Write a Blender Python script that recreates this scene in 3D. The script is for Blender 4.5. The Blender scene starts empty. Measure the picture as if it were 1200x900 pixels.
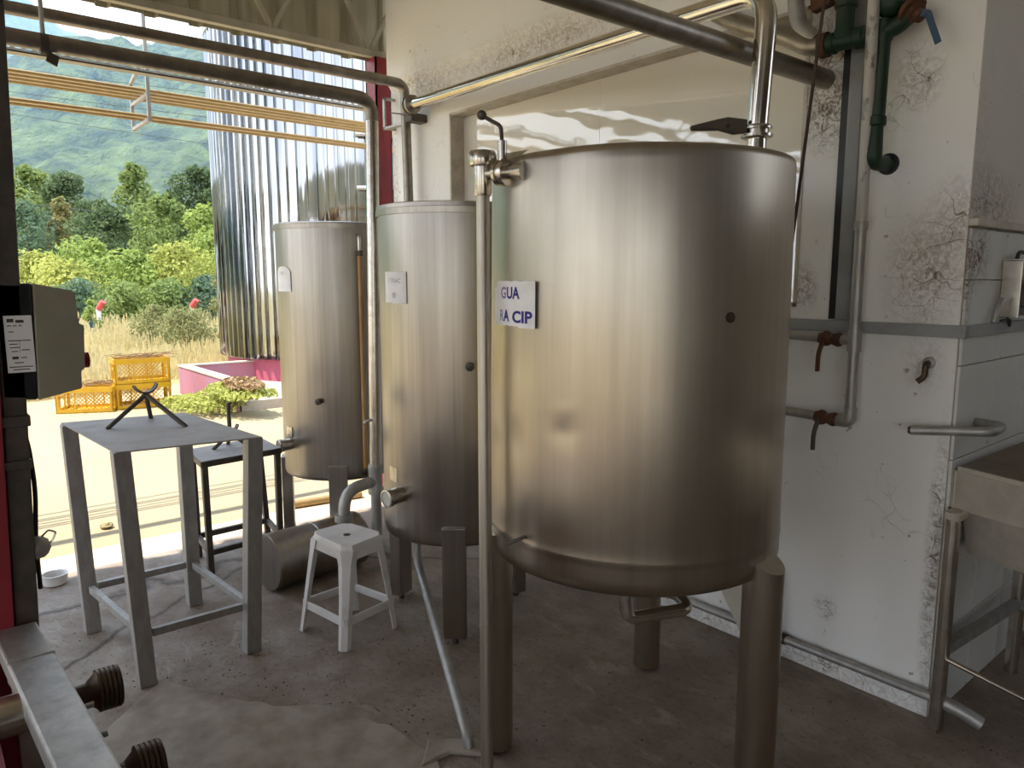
import bpy, math, random
from mathutils import Vector, Matrix, noise
random.seed(7)
R = math.radians
scene = bpy.context.scene
col = scene.collection

# ------------------------------------------------------------------ camera, sky, sun, exposure
cam_d = bpy.data.cameras.new('camera'); cam = bpy.data.objects.new('camera', cam_d); col.objects.link(cam)
cam_d.sensor_fit = 'HORIZONTAL'; cam_d.sensor_width = 36.0; cam_d.lens = 36.0 * 860.0 / 1200.0
cam_d.clip_start = 0.05; cam_d.clip_end = 5000
cam.location = (0, 0, 1.52)
cam.rotation_euler = (R(90 - 8.07), 0, R(50.2))
scene.camera = cam

world = bpy.data.worlds.new('world'); scene.world = world; world.use_nodes = True
wn = world.node_tree; wn.nodes.clear()
w_out = wn.nodes.new('ShaderNodeOutputWorld'); w_bg = wn.nodes.new('ShaderNodeBackground')
w_tc = wn.nodes.new('ShaderNodeTexCoord'); w_sep = wn.nodes.new('ShaderNodeSeparateXYZ'); w_ramp = wn.nodes.new('ShaderNodeValToRGB')
wn.links.new(w_tc.outputs['Generated'], w_sep.inputs[0]); wn.links.new(w_sep.outputs['Z'], w_ramp.inputs[0])
w_ramp.color_ramp.elements[0].position = 0.0; w_ramp.color_ramp.elements[0].color = (0.93, 0.97, 1.0, 1)
w_ramp.color_ramp.elements[1].position = 0.75; w_ramp.color_ramp.elements[1].color = (0.52, 0.66, 0.96, 1)
wn.links.new(w_ramp.outputs[0], w_bg.inputs['Color']); w_bg.inputs['Strength'].default_value = 2.2
wn.links.new(w_bg.outputs[0], w_out.inputs['Surface'])

sun_d = bpy.data.lights.new('sun', 'SUN'); sun = bpy.data.objects.new('sun', sun_d); col.objects.link(sun)
sun_d.energy = 7.5; sun_d.angle = R(0.55); sun_d.color = (1.0, 0.93, 0.80)
sun.rotation_euler = Vector((0.13, 0.45, -1.0)).to_track_quat('-Z', 'Y').to_euler()
sun.location = (-5, -8, 20)

scene.view_settings.view_transform = 'Standard'; scene.view_settings.look = 'None'
scene.view_settings.gamma = 1.0; scene.view_settings.use_curve_mapping = False
scene.view_settings.exposure = 0.43
scene.cycles.volume_bounces = 2
scene.cycles.max_bounces = 10; scene.cycles.diffuse_bounces = 6; scene.cycles.glossy_bounces = 5
scene.cycles.sample_clamp_indirect = 6.0
scene.cycles.caustics_refractive = False

# ------------------------------------------------------------------ mesh helpers
class G:
    """collects verts and faces of ONE mesh object"""
    def __init__(s): s.v = []; s.f = []; s.m = []; s.mi = 0
    def add(s, vs, fs):
        o = len(s.v); s.v += [tuple(p) for p in vs]; s.f += [tuple(i + o for i in q) for q in fs]; s.m += [s.mi] * len(fs); return s
    def box(s, x0, x1, y0, y1, z0, z1):
        vs = [(x, y, z) for z in (z0, z1) for y in (y0, y1) for x in (x0, x1)]
        return s.add(vs, [(0, 2, 3, 1), (4, 5, 7, 6), (0, 1, 5, 4), (2, 6, 7, 3), (0, 4, 6, 2), (1, 3, 7, 5)])
    def obox(s, c, ax, ay, az):
        """box from centre and three half-axis vectors"""
        c, ax, ay, az = map(Vector, (c, ax, ay, az))
        vs = [c + ax * i + ay * j + az * k for k in (-1, 1) for j in (-1, 1) for i in (-1, 1)]
        return s.add(vs, [(0, 2, 3, 1), (4, 5, 7, 6), (0, 1, 5, 4), (2, 6, 7, 3), (0, 4, 6, 2), (1, 3, 7, 5)])
    def bar(s, p0, p1, w, h, upv=(0, 0, 1)):
        p0, p1 = Vector(p0), Vector(p1); d = (p1 - p0); u = Vector(upv)
        sd = d.cross(u)
        if sd.length < 1e-6: sd = d.cross(Vector((1, 0, 0)))
        sd.normalize(); u = sd.cross(d).normalized()
        return s.obox((p0 + p1) / 2, d / 2, sd * w / 2, u * h / 2)
    def ring_strip(s, rings, close=True, cap0=True, cap1=True):
        n = len(rings[0]); o = []
        for r in rings: o += r
        fs = []
        for i in range(len(rings) - 1):
            for j in range(n if close else n - 1):
                a = i * n + j; b = i * n + (j + 1) % n
                fs.append((a, b, b + n, a + n))
        if cap0: fs.append(tuple(range(n - 1, -1, -1)))
        if cap1: fs.append(tuple(range((len(rings) - 1) * n, len(rings) * n)))
        return s.add(o, fs)
    def cyl(s, p0, p1, r, n=16, r2=None):
        p0, p1 = Vector(p0), Vector(p1); d = (p1 - p0).normalized()
        a = d.orthogonal().normalized(); b = d.cross(a); r2 = r if r2 is None else r2
        rg = [[p + (a * math.cos(2 * math.pi * i / n) + b * math.sin(2 * math.pi * i / n)) * q for i in range(n)] for p, q in ((p0, r), (p1, r2))]
        return s.ring_strip(rg)
    def axial(s, p0, p1, prof, n=24):
        """lathe along p0->p1: prof = [(t metres along, radius)]"""
        p0, p1 = Vector(p0), Vector(p1); d = (p1 - p0).normalized(); a = d.orthogonal().normalized(); b = d.cross(a)
        rg = [[p0 + d * t + (a * math.cos(2 * math.pi * i / n) + b * math.sin(2 * math.pi * i / n)) * q for i in range(n)] for t, q in prof]
        return s.ring_strip(rg)
    def lathe(s, cx, cy, prof, n=64, c0=True, c1=True):
        rg = [[Vector((cx + r * math.cos(2 * math.pi * i / n), cy + r * math.sin(2 * math.pi * i / n), z)) for i in range(n)] for r, z in prof]
        return s.ring_strip(rg, True, c0, c1)
    def tube(s, pts, r, bend=0.0, n=14, steps=7):
        P = [Vector(p) for p in pts]; path = [P[0]]
        for i in range(1, len(P) - 1):
            a, b, c = P[i - 1], P[i], P[i + 1]
            u = (a - b); w = (c - b); k = min(bend, u.length * .48, w.length * .48)
            if k < 1e-4: path.append(b); continue
            q0 = b + u.normalized() * k; q2 = b + w.normalized() * k
            for t in range(steps + 1):
                t /= steps; path.append(q0 * (1 - t) ** 2 + b * 2 * t * (1 - t) + q2 * t * t)
        path.append(P[-1])
        rings = []; prev = None
        for i, p in enumerate(path):
            d = (path[min(i + 1, len(path) - 1)] - path[max(i - 1, 0)]).normalized()
            a = d.orthogonal().normalized() if prev is None else (prev - d * prev.dot(d)).normalized()
            prev = a; b = d.cross(a)
            rings.append([p + (a * math.cos(2 * math.pi * j / n) + b * math.sin(2 * math.pi * j / n)) * r for j in range(n)])
        return s.ring_strip(rings)
    def prism(s, poly, fn):
        """poly = 2D list; fn(u, v, k) -> point, k = 0 or 1"""
        n = len(poly); vs = [fn(u, v, k) for k in (0, 1) for u, v in poly]
        return s.add(vs, [tuple(range(n - 1, -1, -1)), tuple(range(n, 2 * n))] + [(i, (i + 1) % n, (i + 1) % n + n, i + n) for i in range(n)])
    def ball(s, c, r, n=14, k=8, sz=1.0):
        c = Vector(c); rg = []
        for i in range(1, k):
            t = math.pi * i / k
            rg.append([c + Vector((math.sin(t) * math.cos(2 * math.pi * j / n), math.sin(t) * math.sin(2 * math.pi * j / n), -math.cos(t) * sz)) * r for j in range(n)])
        return s.ring_strip(rg)

def link(name, me, parent=None):
    o = bpy.data.objects.new(name, me); col.objects.link(o)
    if parent is not None:
        o.parent = parent; o.matrix_parent_inverse = Matrix.Translation(parent_world(parent)).inverted()
    return o
def parent_world(p):
    v = Vector(p.location)
    if p.parent is not None and p.type == 'EMPTY': v += parent_world(p.parent)
    return v if p.type == 'EMPTY' else Vector((0, 0, 0)) + v
def obj(name, g, mat, parent=None, smooth=40, bevel=0.0, kind=None):
    me = bpy.data.meshes.new(name); me.from_pydata(g.v, [], g.f); me.validate()
    mats = mat if isinstance(mat, (list, tuple)) else [mat]
    for m in mats: me.materials.append(m)
    if len(mats) > 1 and len(me.polygons) == len(g.m):
        me.polygons.foreach_set('material_index', g.m)
    import bmesh
    b = bmesh.new(); b.from_mesh(me); bmesh.ops.recalc_face_normals(b, faces=b.faces); b.to_mesh(me); b.free()
    if smooth:
        me.shade_smooth(); me.set_sharp_from_angle(angle=R(smooth))
    o = link(name, me, parent)
    if bevel:
        md = o.modifiers.new('bevel', 'BEVEL'); md.width = bevel; md.segments = 2; md.limit_method = 'ANGLE'; md.angle_limit = R(40)
    if kind: o['kind'] = kind
    return o
def raw(name, vs, fs, mat, parent=None, kind=None, smooth=False):
    me = bpy.data.meshes.new(name); me.from_pydata(vs, [], fs); me.materials.append(mat)
    if smooth: me.shade_smooth()
    o = link(name, me, parent)
    if kind: o['kind'] = kind
    return o
def thing(name, label, cat, loc, group=None):
    o = bpy.data.objects.new(name, None); col.objects.link(o); o.location = loc; o.empty_display_size = 0.1
    return tag(o, label, cat, group)
def tag(o, label, cat, group=None):
    o['label'] = label; o['category'] = cat
    if group: o['group'] = group
    return o
def struct(o, label=None):
    o['kind'] = 'structure'
    if label: o['label'] = label
    return o

# ------------------------------------------------------------------ materials
class N:
    """tiny node-graph helper"""
    def __init__(s, name):
        s.mat = bpy.data.materials.new(name); s.mat.use_nodes = True; s.t = s.mat.node_tree
        s.p = s.t.nodes['Principled BSDF']; s.out = s.t.nodes['Material Output']
        s.tc = s.t.nodes.new('ShaderNodeTexCoord')
    def n(s, k, **kw):
        x = s.t.nodes.new(k)
        for a, b in kw.items(): setattr(x, a, b)
        return x
    def l(s, a, b): s.t.links.new(a, b)
    def map(s, scale=(1, 1, 1), rot=(0, 0, 0), loc=(0, 0, 0)):
        m = s.n('ShaderNodeMapping'); m.inputs['Scale'].default_value = scale; m.inputs['Rotation'].default_value = rot; m.inputs['Location'].default_value = loc
        s.l(s.tc.outputs['Object'], m.inputs[0]); return m.outputs[0]
    def noise(s, vec, scale, detail=4, rough=.6, dist=0):
        x = s.n('ShaderNodeTexNoise'); x.inputs['Scale'].default_value = scale; x.inputs['Detail'].default_value = detail
        x.inputs['Roughness'].default_value = rough; x.inputs['Distortion'].default_value = dist; s.l(vec, x.inputs['Vector']); return x.outputs['Fac']
    def ramp(s, f, stops):
        x = s.n('ShaderNodeValToRGB'); e = x.color_ramp.elements
        while len(e) < len(stops): e.new(.5)
        for q, (p, c) in zip(e, stops):
            q.position = p; q.color = (c, c, c, 1) if isinstance(c, (int, float)) else (*c, 1)
        s.l(f, x.inputs[0]); return x.outputs[0]
    def mix(s, f, a, b, blend='MIX'):
        x = s.n('ShaderNodeMix', data_type='RGBA', blend_type=blend)
        for sock, val in ((x.inputs[0], f), (x.inputs[6], a), (x.inputs[7], b)):
            if isinstance(val, (int, float)): sock.default_value = val
            elif isinstance(val, tuple): sock.default_value = (*val, 1)
            else: s.l(val, sock)
        return x.outputs[2]
    def bump(s, h, strength=.3, dist=.01):
        b = s.n('ShaderNodeBump'); b.inputs['Strength'].default_value = strength; b.inputs['Distance'].default_value = dist
        s.l(h, b.inputs['Height']); s.l(b.outputs[0], s.p.inputs['Normal'])
    def set(s, **kw):
        for k, v in kw.items():
            i = s.p.inputs[k.replace('_', ' ')]
            if isinstance(v, tuple): i.default_value = (*v, 1)
            elif isinstance(v, (int, float)): i.default_value = v
            else: s.l(v, i)
        return s

def steel(name, c, rough=.3, streak=(9, 9, .5), var=.16, dirt=None, bump=.06, metal=1.0, aniso=0):
    m = N(name); v = m.map(streak)
    a = m.noise(v, 3.0, 5, .65); b = m.noise(m.map((1, 1, 1)), 2.3, 4, .6)
    cc = m.mix(m.ramp(a, [(.3, 0.), (.7, 1.)]), tuple(x * (1 - var) for x in c), tuple(min(1, x * (1 + var)) for x in c))
    if dirt: cc = m.mix(m.ramp(b, [(.45, 0.), (.85, .6)]), cc, dirt)
    m.set(Base_Color=cc, Metallic=metal, Roughness=m.ramp(b, [(.3, rough * .95), (.7, min(1, rough * 1.08))]))
    m.bump(m.noise(m.map((.6, .6, .35)), 6.0, 3, .5), bump, .02)
    if aniso:
        tg = m.n('ShaderNodeTangent', direction_type='RADIAL', axis='Z'); m.l(tg.outputs[0], m.p.inputs['Tangent'])
        m.p.inputs['Anisotropic'].default_value = aniso; m.p.inputs['Anisotropic Rotation'].default_value = 0.0
    return m.mat
def paint(name, c, c2=None, scale=6, rough=.5, lo=.45, hi=.7, bump=.1, metal=0.0, streak=(1, 1, 1)):
    m = N(name); f = m.noise(m.map(streak), scale, 6, .65)
    m.set(Base_Color=m.mix(m.ramp(f, [(lo, 0.), (hi, 1.)]), c, c2 or tuple(x * .75 for x in c)), Roughness=rough, Metallic=metal)
    m.bump(f, bump, .004); return m.mat
def plain(name, c, rough=.5, metal=0.0):
    m = N(name); f = m.noise(m.map(), 9, 3); m.set(Base_Color=m.mix(f, tuple(x * .9 for x in c), tuple(min(1, x * 1.1) for x in c)), Roughness=rough, Metallic=metal); return m.mat

M = {}
M['tank_big'] = steel('brushed_steel_big_tank', (.465, .415, .345), .31, (7, 7, .25), .12, (.39, .34, .27), .05, aniso=.8)
M['tank_mid'] = steel('brushed_steel_tank', (.40, .368, .33), .32, (14, 14, .3), .14, (.34, .30, .25), .04, aniso=.8)
M['steel_pipe'] = steel('steel_pipe', (.60, .56, .50), .25, (6, 6, 6), .2, (.36, .30, .23), .03)
M['dark_pipe'] = steel('dull_dark_pipe', (.30, .27, .235), .42, (5, 5, 5), .25, (.16, .13, .10), .04)
M['stand_pipe'] = steel('dull_stand_pipe', (.50, .455, .39), .42, (5, 5, .4), .12, (.38, .32, .25), .02)
M['bright_pipe'] = steel('polished_pipe', (.74, .69, .62), .16, (5, 5, 5), .12, (.5, .43, .34), .03)
M['galv'] = steel('galvanised_grey', (.43, .42, .40), .5, (8, 8, 3), .2, (.30, .27, .23), .05, .75)
M['table_steel'] = steel('table_grey_steel', (.36, .345, .325), .55, (10, 10, 3), .2, (.25, .22, .19), .05, .55)
M['table_top'] = paint('table_top_grey', (.36, .33, .31), (.27, .245, .225), 7, .62)
M['dark_iron'] = paint('dark_iron', (.085, .075, .065), (.14, .11, .085), 14, .55, metal=.5)
M['black'] = paint('black_plastic', (.012, .012, .014), (.02, .02, .02), 10, .35)
M['rust'] = paint('rust', (.115, .048, .024), (.06, .035, .022), 30, .85, bump=.6)
M['red'] = paint('red_column_paint', (.27, .022, .032), (.19, .016, .024), 5, .42)
M['pink'] = paint('faded_red_wall_paint', (.34, .13, .165), (.29, .15, .215), 2.2, .75, .4, .65)
M['base_red'] = paint('silo_base_paint', (.36, .075, .12), (.30, .08, .13), 3, .7)
M['brass_pipe'] = steel('weathered_copper_pipe', (.36, .245, .105), .45, (6, 6, 6), .15, (.26, .175, .085), .03, .55)
M['yellow'] = paint('yellow_crate_plastic', (.56, .31, .008), (.46, .23, .006), 5, .4, bump=.03)
M['green_paint'] = paint('green_pipe_paint', (.007, .034, .017), (.013, .027, .016), 18, .5, bump=.3)
M['blue'] = paint('blue_lever_paint', (.03, .075, .14), (.07, .07, .07), 22, .5, .55, .7)
M['white_plastic'] = paint('stool_plastic', (.72, .69, .66), (.55, .51, .47), 7, .45, .5, .75, .02)
M['beige_plastic'] = paint('beige_starter_cover', (.30, .275, .205), (.24, .22, .16), 4, .5, bump=.02)
M['red_plastic'] = plain('red_button_plastic', (.35, .015, .01), .35)
M['ink_blue'] = plain('dark_blue_ink', (.035, .02, .22), .7)
M['ink_faded'] = plain('faded_blue_ink', (.27, .24, .42), .7)
M['ink_grey'] = plain('faded_grey_ink', (.40, .38, .42), .7)
M['ink_black'] = plain('black_ink', (.06, .055, .05), .7)
M['glass'] = plain('dusty_sight_glass', (.62, .58, .52), .25)
M['amber'] = paint('amber_level_tube', (.42, .20, .05), (.55, .40, .18), 3, .3, .4, .7, .02)
M['grey_rail'] = paint('grey_rail_paint', (.33, .34, .34), (.24, .24, .24), 6, .45)
M['brown_top'] = paint('brown_stained_top', (.20, .15, .10), (.12, .085, .055), 6, .6)
M['board'] = paint('pale_board', (.50, .46, .38), (.42, .38, .31), 6, .7)
M['bark'] = paint('bark', (.12, .085, .055), (.07, .05, .035), 8, .9, bump=.5)
M['steel_box'] = steel('steel_trough', (.62, .57, .49), .45, (4, 4, 4), .15, (.48, .43, .36), .05, .6)
M['white_post'] = paint('white_post_paint', (.75, .73, .70), (.6, .56, .5), 6, .8)
M['red_tip'] = paint('red_post_tip', (.62, .09, .09), None, 6, .7)
M['wire'] = plain('cable_black', (.03, .03, .032), .6)
M['rod'] = paint('brown_cord', (.06, .035, .025), (.10, .06, .04), 30, .7)
M['thread'] = paint('oxidised_thread', (.075, .05, .035), (.13, .09, .06), 16, .45, metal=.7)
M['white_rust_pipe'] = None

def m_paper():
    m = N('paper'); f = m.noise(m.map(), 18, 4); m.set(Base_Color=m.mix(m.ramp(f, [(.35, 0.), (.8, 1.)]), (.90, .89, .90), (.80, .78, .76)), Roughness=.75); return m.mat
M['paper'] = m_paper()

def m_white_rust():
    m = N('chipped_white_pipe'); f = m.noise(m.map((1, 1, .5)), 22, 6, .7); g = m.noise(m.map(), 3.2, 2)
    k = m.mix(1.0, m.ramp(f, [(.53, 0.), (.58, 1.)]), m.ramp(g, [(.42, 0.), (.6, 1.)]), 'MULTIPLY')
    m.set(Base_Color=m.mix(k, (.52, .50, .46), (.10, .07, .05)), Roughness=.55, Metallic=.15); m.bump(f, .3, .003); return m.mat
M['white_rust_pipe'] = m_white_rust()

def m_wall(name, base, low, stains=()):
    m = N(name)
    big = m.noise(m.map(), .9, 5, .6); mid = m.noise(m.map((1, 1, .6)), 4.5, 6, .7); fine = m.noise(m.map(), 60, 4, .6)
    c = m.mix(m.ramp(big, [(.35, 0.), (.7, 1.)]), base, low)
    c = m.mix(m.ramp(mid, [(.62, 0.), (.78, .55)]), c, (.38, .31, .23))
    # spidery dirt threads
    w = m.n('ShaderNodeTexVoronoi', feature='DISTANCE_TO_EDGE'); w.inputs['Scale'].default_value = 13
    nz = m.n('ShaderNodeTexNoise'); nz.inputs['Scale'].default_value = 5; m.l(m.map(), nz.inputs['Vector'])
    av = m.n('ShaderNodeMix', data_type='VECTOR'); av.inputs[0].default_value = .22; m.l(m.map(), av.inputs[4]); m.l(nz.outputs['Color'], av.inputs[5]); m.l(av.outputs[1], w.inputs['Vector'])
    th = m.ramp(w.outputs['Distance'], [(.0, 1.), (.018, 0.)])
    pt = m.ramp(m.noise(m.map(loc=(3, 1, 2)), 2.1, 4, .7), [(.57, 0.), (.68, 1.)])
    k = m.mix(1.0, th, pt, 'MULTIPLY'); k = m.mix(1.0, k, m.ramp(mid, [(.4, 0.), (.55, .75)]), 'MULTIPLY')
    c = m.mix(k, c, (.16, .11, .075))
    for (cx_, cy_, cz_, rx, rz, amt, colr) in stains:
        v = m.n('ShaderNodeVectorMath', operation='LENGTH'); m.l(m.map((1 / rx, 1.0 / rx, 1 / rz), loc=(-cx_ / rx, -cy_ / rx, -cz_ / rz)), v.inputs[0])
        msk = m.ramp(v.outputs['Value'], [(.0, 1.), (1.0, 0.)])
        spk = m.ramp(m.noise(m.map((1, 1, 1), loc=(cx_ * 3, 0, cz_)), 38, 8, .8, 1.2), [(.44, 0.), (.58, 1.)])
        kk = m.mix(1.0, m.mix(1.0, msk, spk, 'MULTIPLY'), (amt, amt, amt), 'MULTIPLY'); kk = m.mix(1.0, kk, m.mix(1.0, th, msk, 'MULTIPLY'), 'ADD') if amt > .5 else kk
        c = m.mix(kk, c, colr)
    sp = m.ramp(m.noise(m.map(loc=(1, 5, 2)), 26, 3, .5), [(.70, 0.), (.74, .7)])
    c = m.mix(sp, c, (.22, .17, .13))
    m.set(Base_Color=c, Roughness=.55); m.bump(m.mix(.5, fine, mid), .22, .006); return m.mat
BR = (.13, .075, .045)
M['wall'] = m_wall('white_wall_paint', (.88, .87, .845), (.82, .80, .765), (
    (-1.385, 2.645, 2.14, .13, .20, 1.3, BR), (-1.42, 2.645, 2.30, .20, .28, .9, BR), (-1.45, 2.645, 1.49, .07, .11, .9, BR),
    (-1.02, 2.645, 1.54, .16, .24, .8, (.20, .15, .11)), (-.93, 2.645, 1.68, .14, .22, .7, (.22, .17, .12)), (-1.09, 2.645, 2.18, .10, .14, .7, BR),
    (-1.0, 2.645, 1.24, .09, .12, .5, (.25, .19, .14)), (-1.29, 2.645, .27, .06, .06, .7, BR), (-4.40, 2.645, 2.0, .07, .9, .6, (.30, .23, .16)),
    (-4.0, 2.645, 2.72, .5, .14, .8, (.34, .25, .15)), (-3.0, 2.645, 2.72, .9, .12, .8, (.34, .25, .15)), (-.92, 2.645, .55, .04, .6, .9, BR), (-1.5, 2.645, .03, 1.4, .09, .6, (.30, .25, .18))))
M['wall_side'] = m_wall('side_wall_plaster', (.70, .66, .59), (.60, .55, .48), ((-.905, 2.80, 1.76, .35, .16, .9, BR), (-.905, 2.70, 1.95, .12, .4, .3, (.3, .23, .16))))
M['wall_darkened'] = paint('unseen_wall_dark', (.16, .145, .125), (.12, .105, .09), 2, .8)  # unseen walls, darkened so the big tank mirrors a dark side
M['tile'] = m_wall('white_glazed_tile', (.72, .72, .69), (.62, .61, .57), ((-.89, 2.70, 1.60, .16, .14, 1.3, BR), (-.89, 2.66, 1.50, .05, .2, 1.0, BR)))
M['reveal'] = paint('dirty_window_reveal', (.60, .55, .47), (.38, .33, .27), 10, .7, .45, .75, .3)

def m_film():
    m = N('glossy_cream_sheet')
    a = m.noise(m.map((1.0, 1, 1.6)), 2.6, 2, .45, .3); b = m.noise(m.map(), 1.1, 3, .5)
    m.set(Base_Color=m.mix(b, (.88, .845, .76), (.82, .78, .69)), Roughness=.035)
    m.p.inputs['Specular IOR Level'].default_value = 1.0; m.p.inputs['IOR'].default_value = 1.75
    m.bump(a, .10, .035); return m.mat
M['film'] = m_film()

def m_floor():
    m = N('dirty_concrete_floor')
    a = m.noise(m.map(), .8, 6, .65, .4); b = m.noise(m.map(), 5, 8, .7); d = m.noise(m.map(), 45, 5, .7)
    c = m.mix(m.ramp(a, [(.35, 0.), (.65, 1.)]), (.19, .14, .10), (.335, .285, .235))
    c = m.mix(m.ramp(b, [(.42, 0.), (.7, .85)]), c, (.165, .115, .08))
    c = m.mix(m.ramp(m.noise(m.map((1, 3, 1), rot=(0, 0, .5)), 2.6, 7, .75, 1.0), [(.55, 0.), (.68, .6)]), c, (.40, .35, .29))
    c = m.mix(m.ramp(d, [(.55, 0.), (.72, .85)]), c, (.09, .065, .045))
    c = m.mix(m.ramp(m.noise(m.map(loc=(4, 2, 0)), 1.6, 6, .7, .8), [(.60, 0.), (.66, .45)]), c, (.38, .33, .27))
    w = m.n('ShaderNodeTexVoronoi', feature='DISTANCE_TO_EDGE'); w.inputs['Scale'].default_value = .42
    nz = m.n('ShaderNodeTexNoise'); nz.inputs['Scale'].default_value = 4; nz.inputs['Detail'].default_value = 6; m.l(m.map(), nz.inputs['Vector'])
    av = m.n('ShaderNodeMix', data_type='VECTOR'); av.inputs[0].default_value = .16; m.l(m.map(), av.inputs[4]); m.l(nz.outputs['Color'], av.inputs[5]); m.l(av.outputs[1], w.inputs['Vector'])
    crack = m.ramp(w.outputs['Distance'], [(.0, 1.), (.007, 0.)])
    c = m.mix(crack, c, (.07, .05, .035))
    m.set(Base_Color=c, Roughness=m.ramp(b, [(.3, .55), (.7, .9)]))
    m.bump(m.mix(.45, b, d), .45, .012); return m.mat
M['floor'] = m_floor()
M['floor_patch'] = paint('worn_concrete_patch', (.37, .32, .265), (.22, .175, .135), 6, .85, .4, .68, .6)
def m_yard():
    m = N('sunny_yard_concrete')
    a = m.noise(m.map(), .5, 6, .6); b = m.noise(m.map(), 7, 7, .7)
    c = m.mix(m.ramp(a, [(.35, 0.), (.7, 1.)]), (.345, .28, .165), (.31, .245, .135))
    c = m.mix(m.ramp(b, [(.55, 0.), (.8, .5)]), c, (.26, .20, .11))
    m.set(Base_Color=c, Roughness=.9); m.bump(b, .3, .01); return m.mat
M['yard'] = m_yard()
M['apron'] = paint('pale_slab_edge', (.46, .39, .31), (.37, .31, .24), 5, .85, bump=.3)
M['soil'] = paint('dry_soil', (.30, .24, .13), (.20, .19, .07), 1.5, .95, .4, .65, .3)
def m_fascia():
    m = N('dusty_fascia_sheet'); a = m.noise(m.map((1, 6, .6)), 3, 5, .6)
    m.set(Base_Color=m.mix(m.ramp(a, [(.35, 0.), (.7, 1.)]), (.50, .475, .36), (.38, .36, .27)), Roughness=.6, Metallic=.1); return m.mat
M['fascia'] = m_fascia()
M['girder'] = paint('girder_paint', (.46, .43, .34), (.36, .33, .26), 6, .55)
M['roof'] = paint('roof_underside', (.50, .48, .43), (.42, .40, .35), 2, .6)
def m_silo():
    m = N('mirror_silo_sheet'); a = m.ramp(m.noise(m.map((1, 1, .06)), 4.5, 3, .6), [(.35, 0.), (.65, 1.)])
    m.set(Base_Color=m.mix(a, (.27, .29, .32), (.50, .49, .46)), Metallic=1.0, Roughness=.07)
    m.bump(m.noise(m.map((2.5, 2.5, .3)), 2.0, 3, .5), .20, .05); return m.mat
M['silo'] = m_silo()

def leaf_mat(name, c, c2, trans=.45):
    m = N(name); f = m.noise(m.map(), .9, 3); g = m.noise(m.map(), 14, 2)
    cc = m.mix(m.ramp(f, [(.35, 0.), (.65, 1.)]), c, c2); cc = m.mix(m.ramp(g, [(.4, 0.), (.7, .5)]), cc, tuple(x * 1.35 for x in c2))
    d = m.n('ShaderNodeBsdfDiffuse'); t = m.n('ShaderNodeBsdfTranslucent'); g2 = m.n('ShaderNodeBsdfGlossy'); g2.inputs['Roughness'].default_value = .5
    x = m.n('ShaderNodeMixShader'); x.inputs[0].default_value = trans; y = m.n('ShaderNodeMixShader'); y.inputs[0].default_value = .012
    m.l(cc, d.inputs[0]); m.l(cc, t.inputs[0]); m.l(d.outputs[0], x.inputs[1]); m.l(t.outputs[0], x.inputs[2]); m.l(x.outputs[0], y.inputs[1]); m.l(g2.outputs[0], y.inputs[2])
    m.l(y.outputs[0], m.out.inputs['Surface']); return m.mat
LF = {
    'dark': leaf_mat('leaf_dark', (0.073, 0.116, 0.055), (0.116, 0.165, 0.073)),
    'blue': leaf_mat('leaf_bluish', (0.085, 0.140, 0.091), (0.134, 0.201, 0.116)),
    'bright': leaf_mat('leaf_bright', (0.207, 0.287, 0.073), (0.311, 0.384, 0.104)),
    'mid': leaf_mat('leaf_mid', (0.140, 0.207, 0.067), (0.226, 0.287, 0.091)),
    'yellow': leaf_mat('leaf_yellowgreen', (0.293, 0.336, 0.085), (0.427, 0.439, 0.122)),
    'olive': leaf_mat('leaf_olive', (0.183, 0.201, 0.085), (0.268, 0.275, 0.116)),
    'reddish': leaf_mat('leaf_reddish', (0.268, 0.207, 0.098), (0.220, 0.232, 0.091)),
    'straw': leaf_mat('dry_grass', (0.512, 0.415, 0.195), (0.683, 0.586, 0.317), .35),
    'brown': leaf_mat('dead_vine', (0.244, 0.159, 0.085), (0.342, 0.232, 0.122), .2),
}
def m_forest():
    m = N('hill_forest'); a = m.noise(m.map(), .012, 5, .6); b = m.noise(m.map(), .07, 5, .65)
    c = m.mix(m.ramp(b, [(.35, 0.), (.65, 1.)]), (.010, .026, .013), (.085, .13, .045))
    c = m.mix(m.ramp(a, [(.62, 0.), (.66, .9)]), c, (.20, .27, .09))
    m.set(Base_Color=c, Roughness=.95); m.bump(m.noise(m.map(), .16, 4, .6), 1.0, 6.0); return m.mat
M['forest'] = m_forest()

# ================================================================== THE SETTING
WY = 2.645          # face of the long white wall
CX = -0.905         # its corner
FX = -4.55          # line of the fascia and the red columns

# floor, yard, apron, soil
fl = obj('floor', G().box(-4.30, 5.0, -5.2, 5.4, -.25, 0.0), M['floor'], smooth=0); struct(fl, 'stained brown concrete floor of the shed')
struct(obj('floor_apron', G().box(-4.62, -4.303, -5.2, 5.4, -.25, -0.004), M['apron'], smooth=0), 'pale strip of slab along the shed edge')
struct(obj('yard_ground', G().box(-11.4, -4.623, -45, 16, -.3, -0.012), M['yard'], smooth=0), 'sunlit yellowish concrete yard')
struct(obj('yard_side_ground', G().box(-4.62, 30, -45, -5.203, -.3, -0.012), M['yard'], smooth=0), 'sunlit concrete beside the shed')
struct(obj('meadow_ground', G().box(-110, -11.403, -90, 120, -.3, -0.02), M['soil'], smooth=0), 'dry grassy ground beyond the yard')
struct(obj('meadow_side_ground', G().box(-11.4, 70, -90, -45.003, -.3, -0.02), M['soil'], smooth=0), 'dry ground beside the yard')
struct(obj('meadow_back_ground', G().box(-11.4, 70, 16.003, 90, -.3, -0.02), M['soil'], smooth=0), 'dry ground behind the shed')
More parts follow.
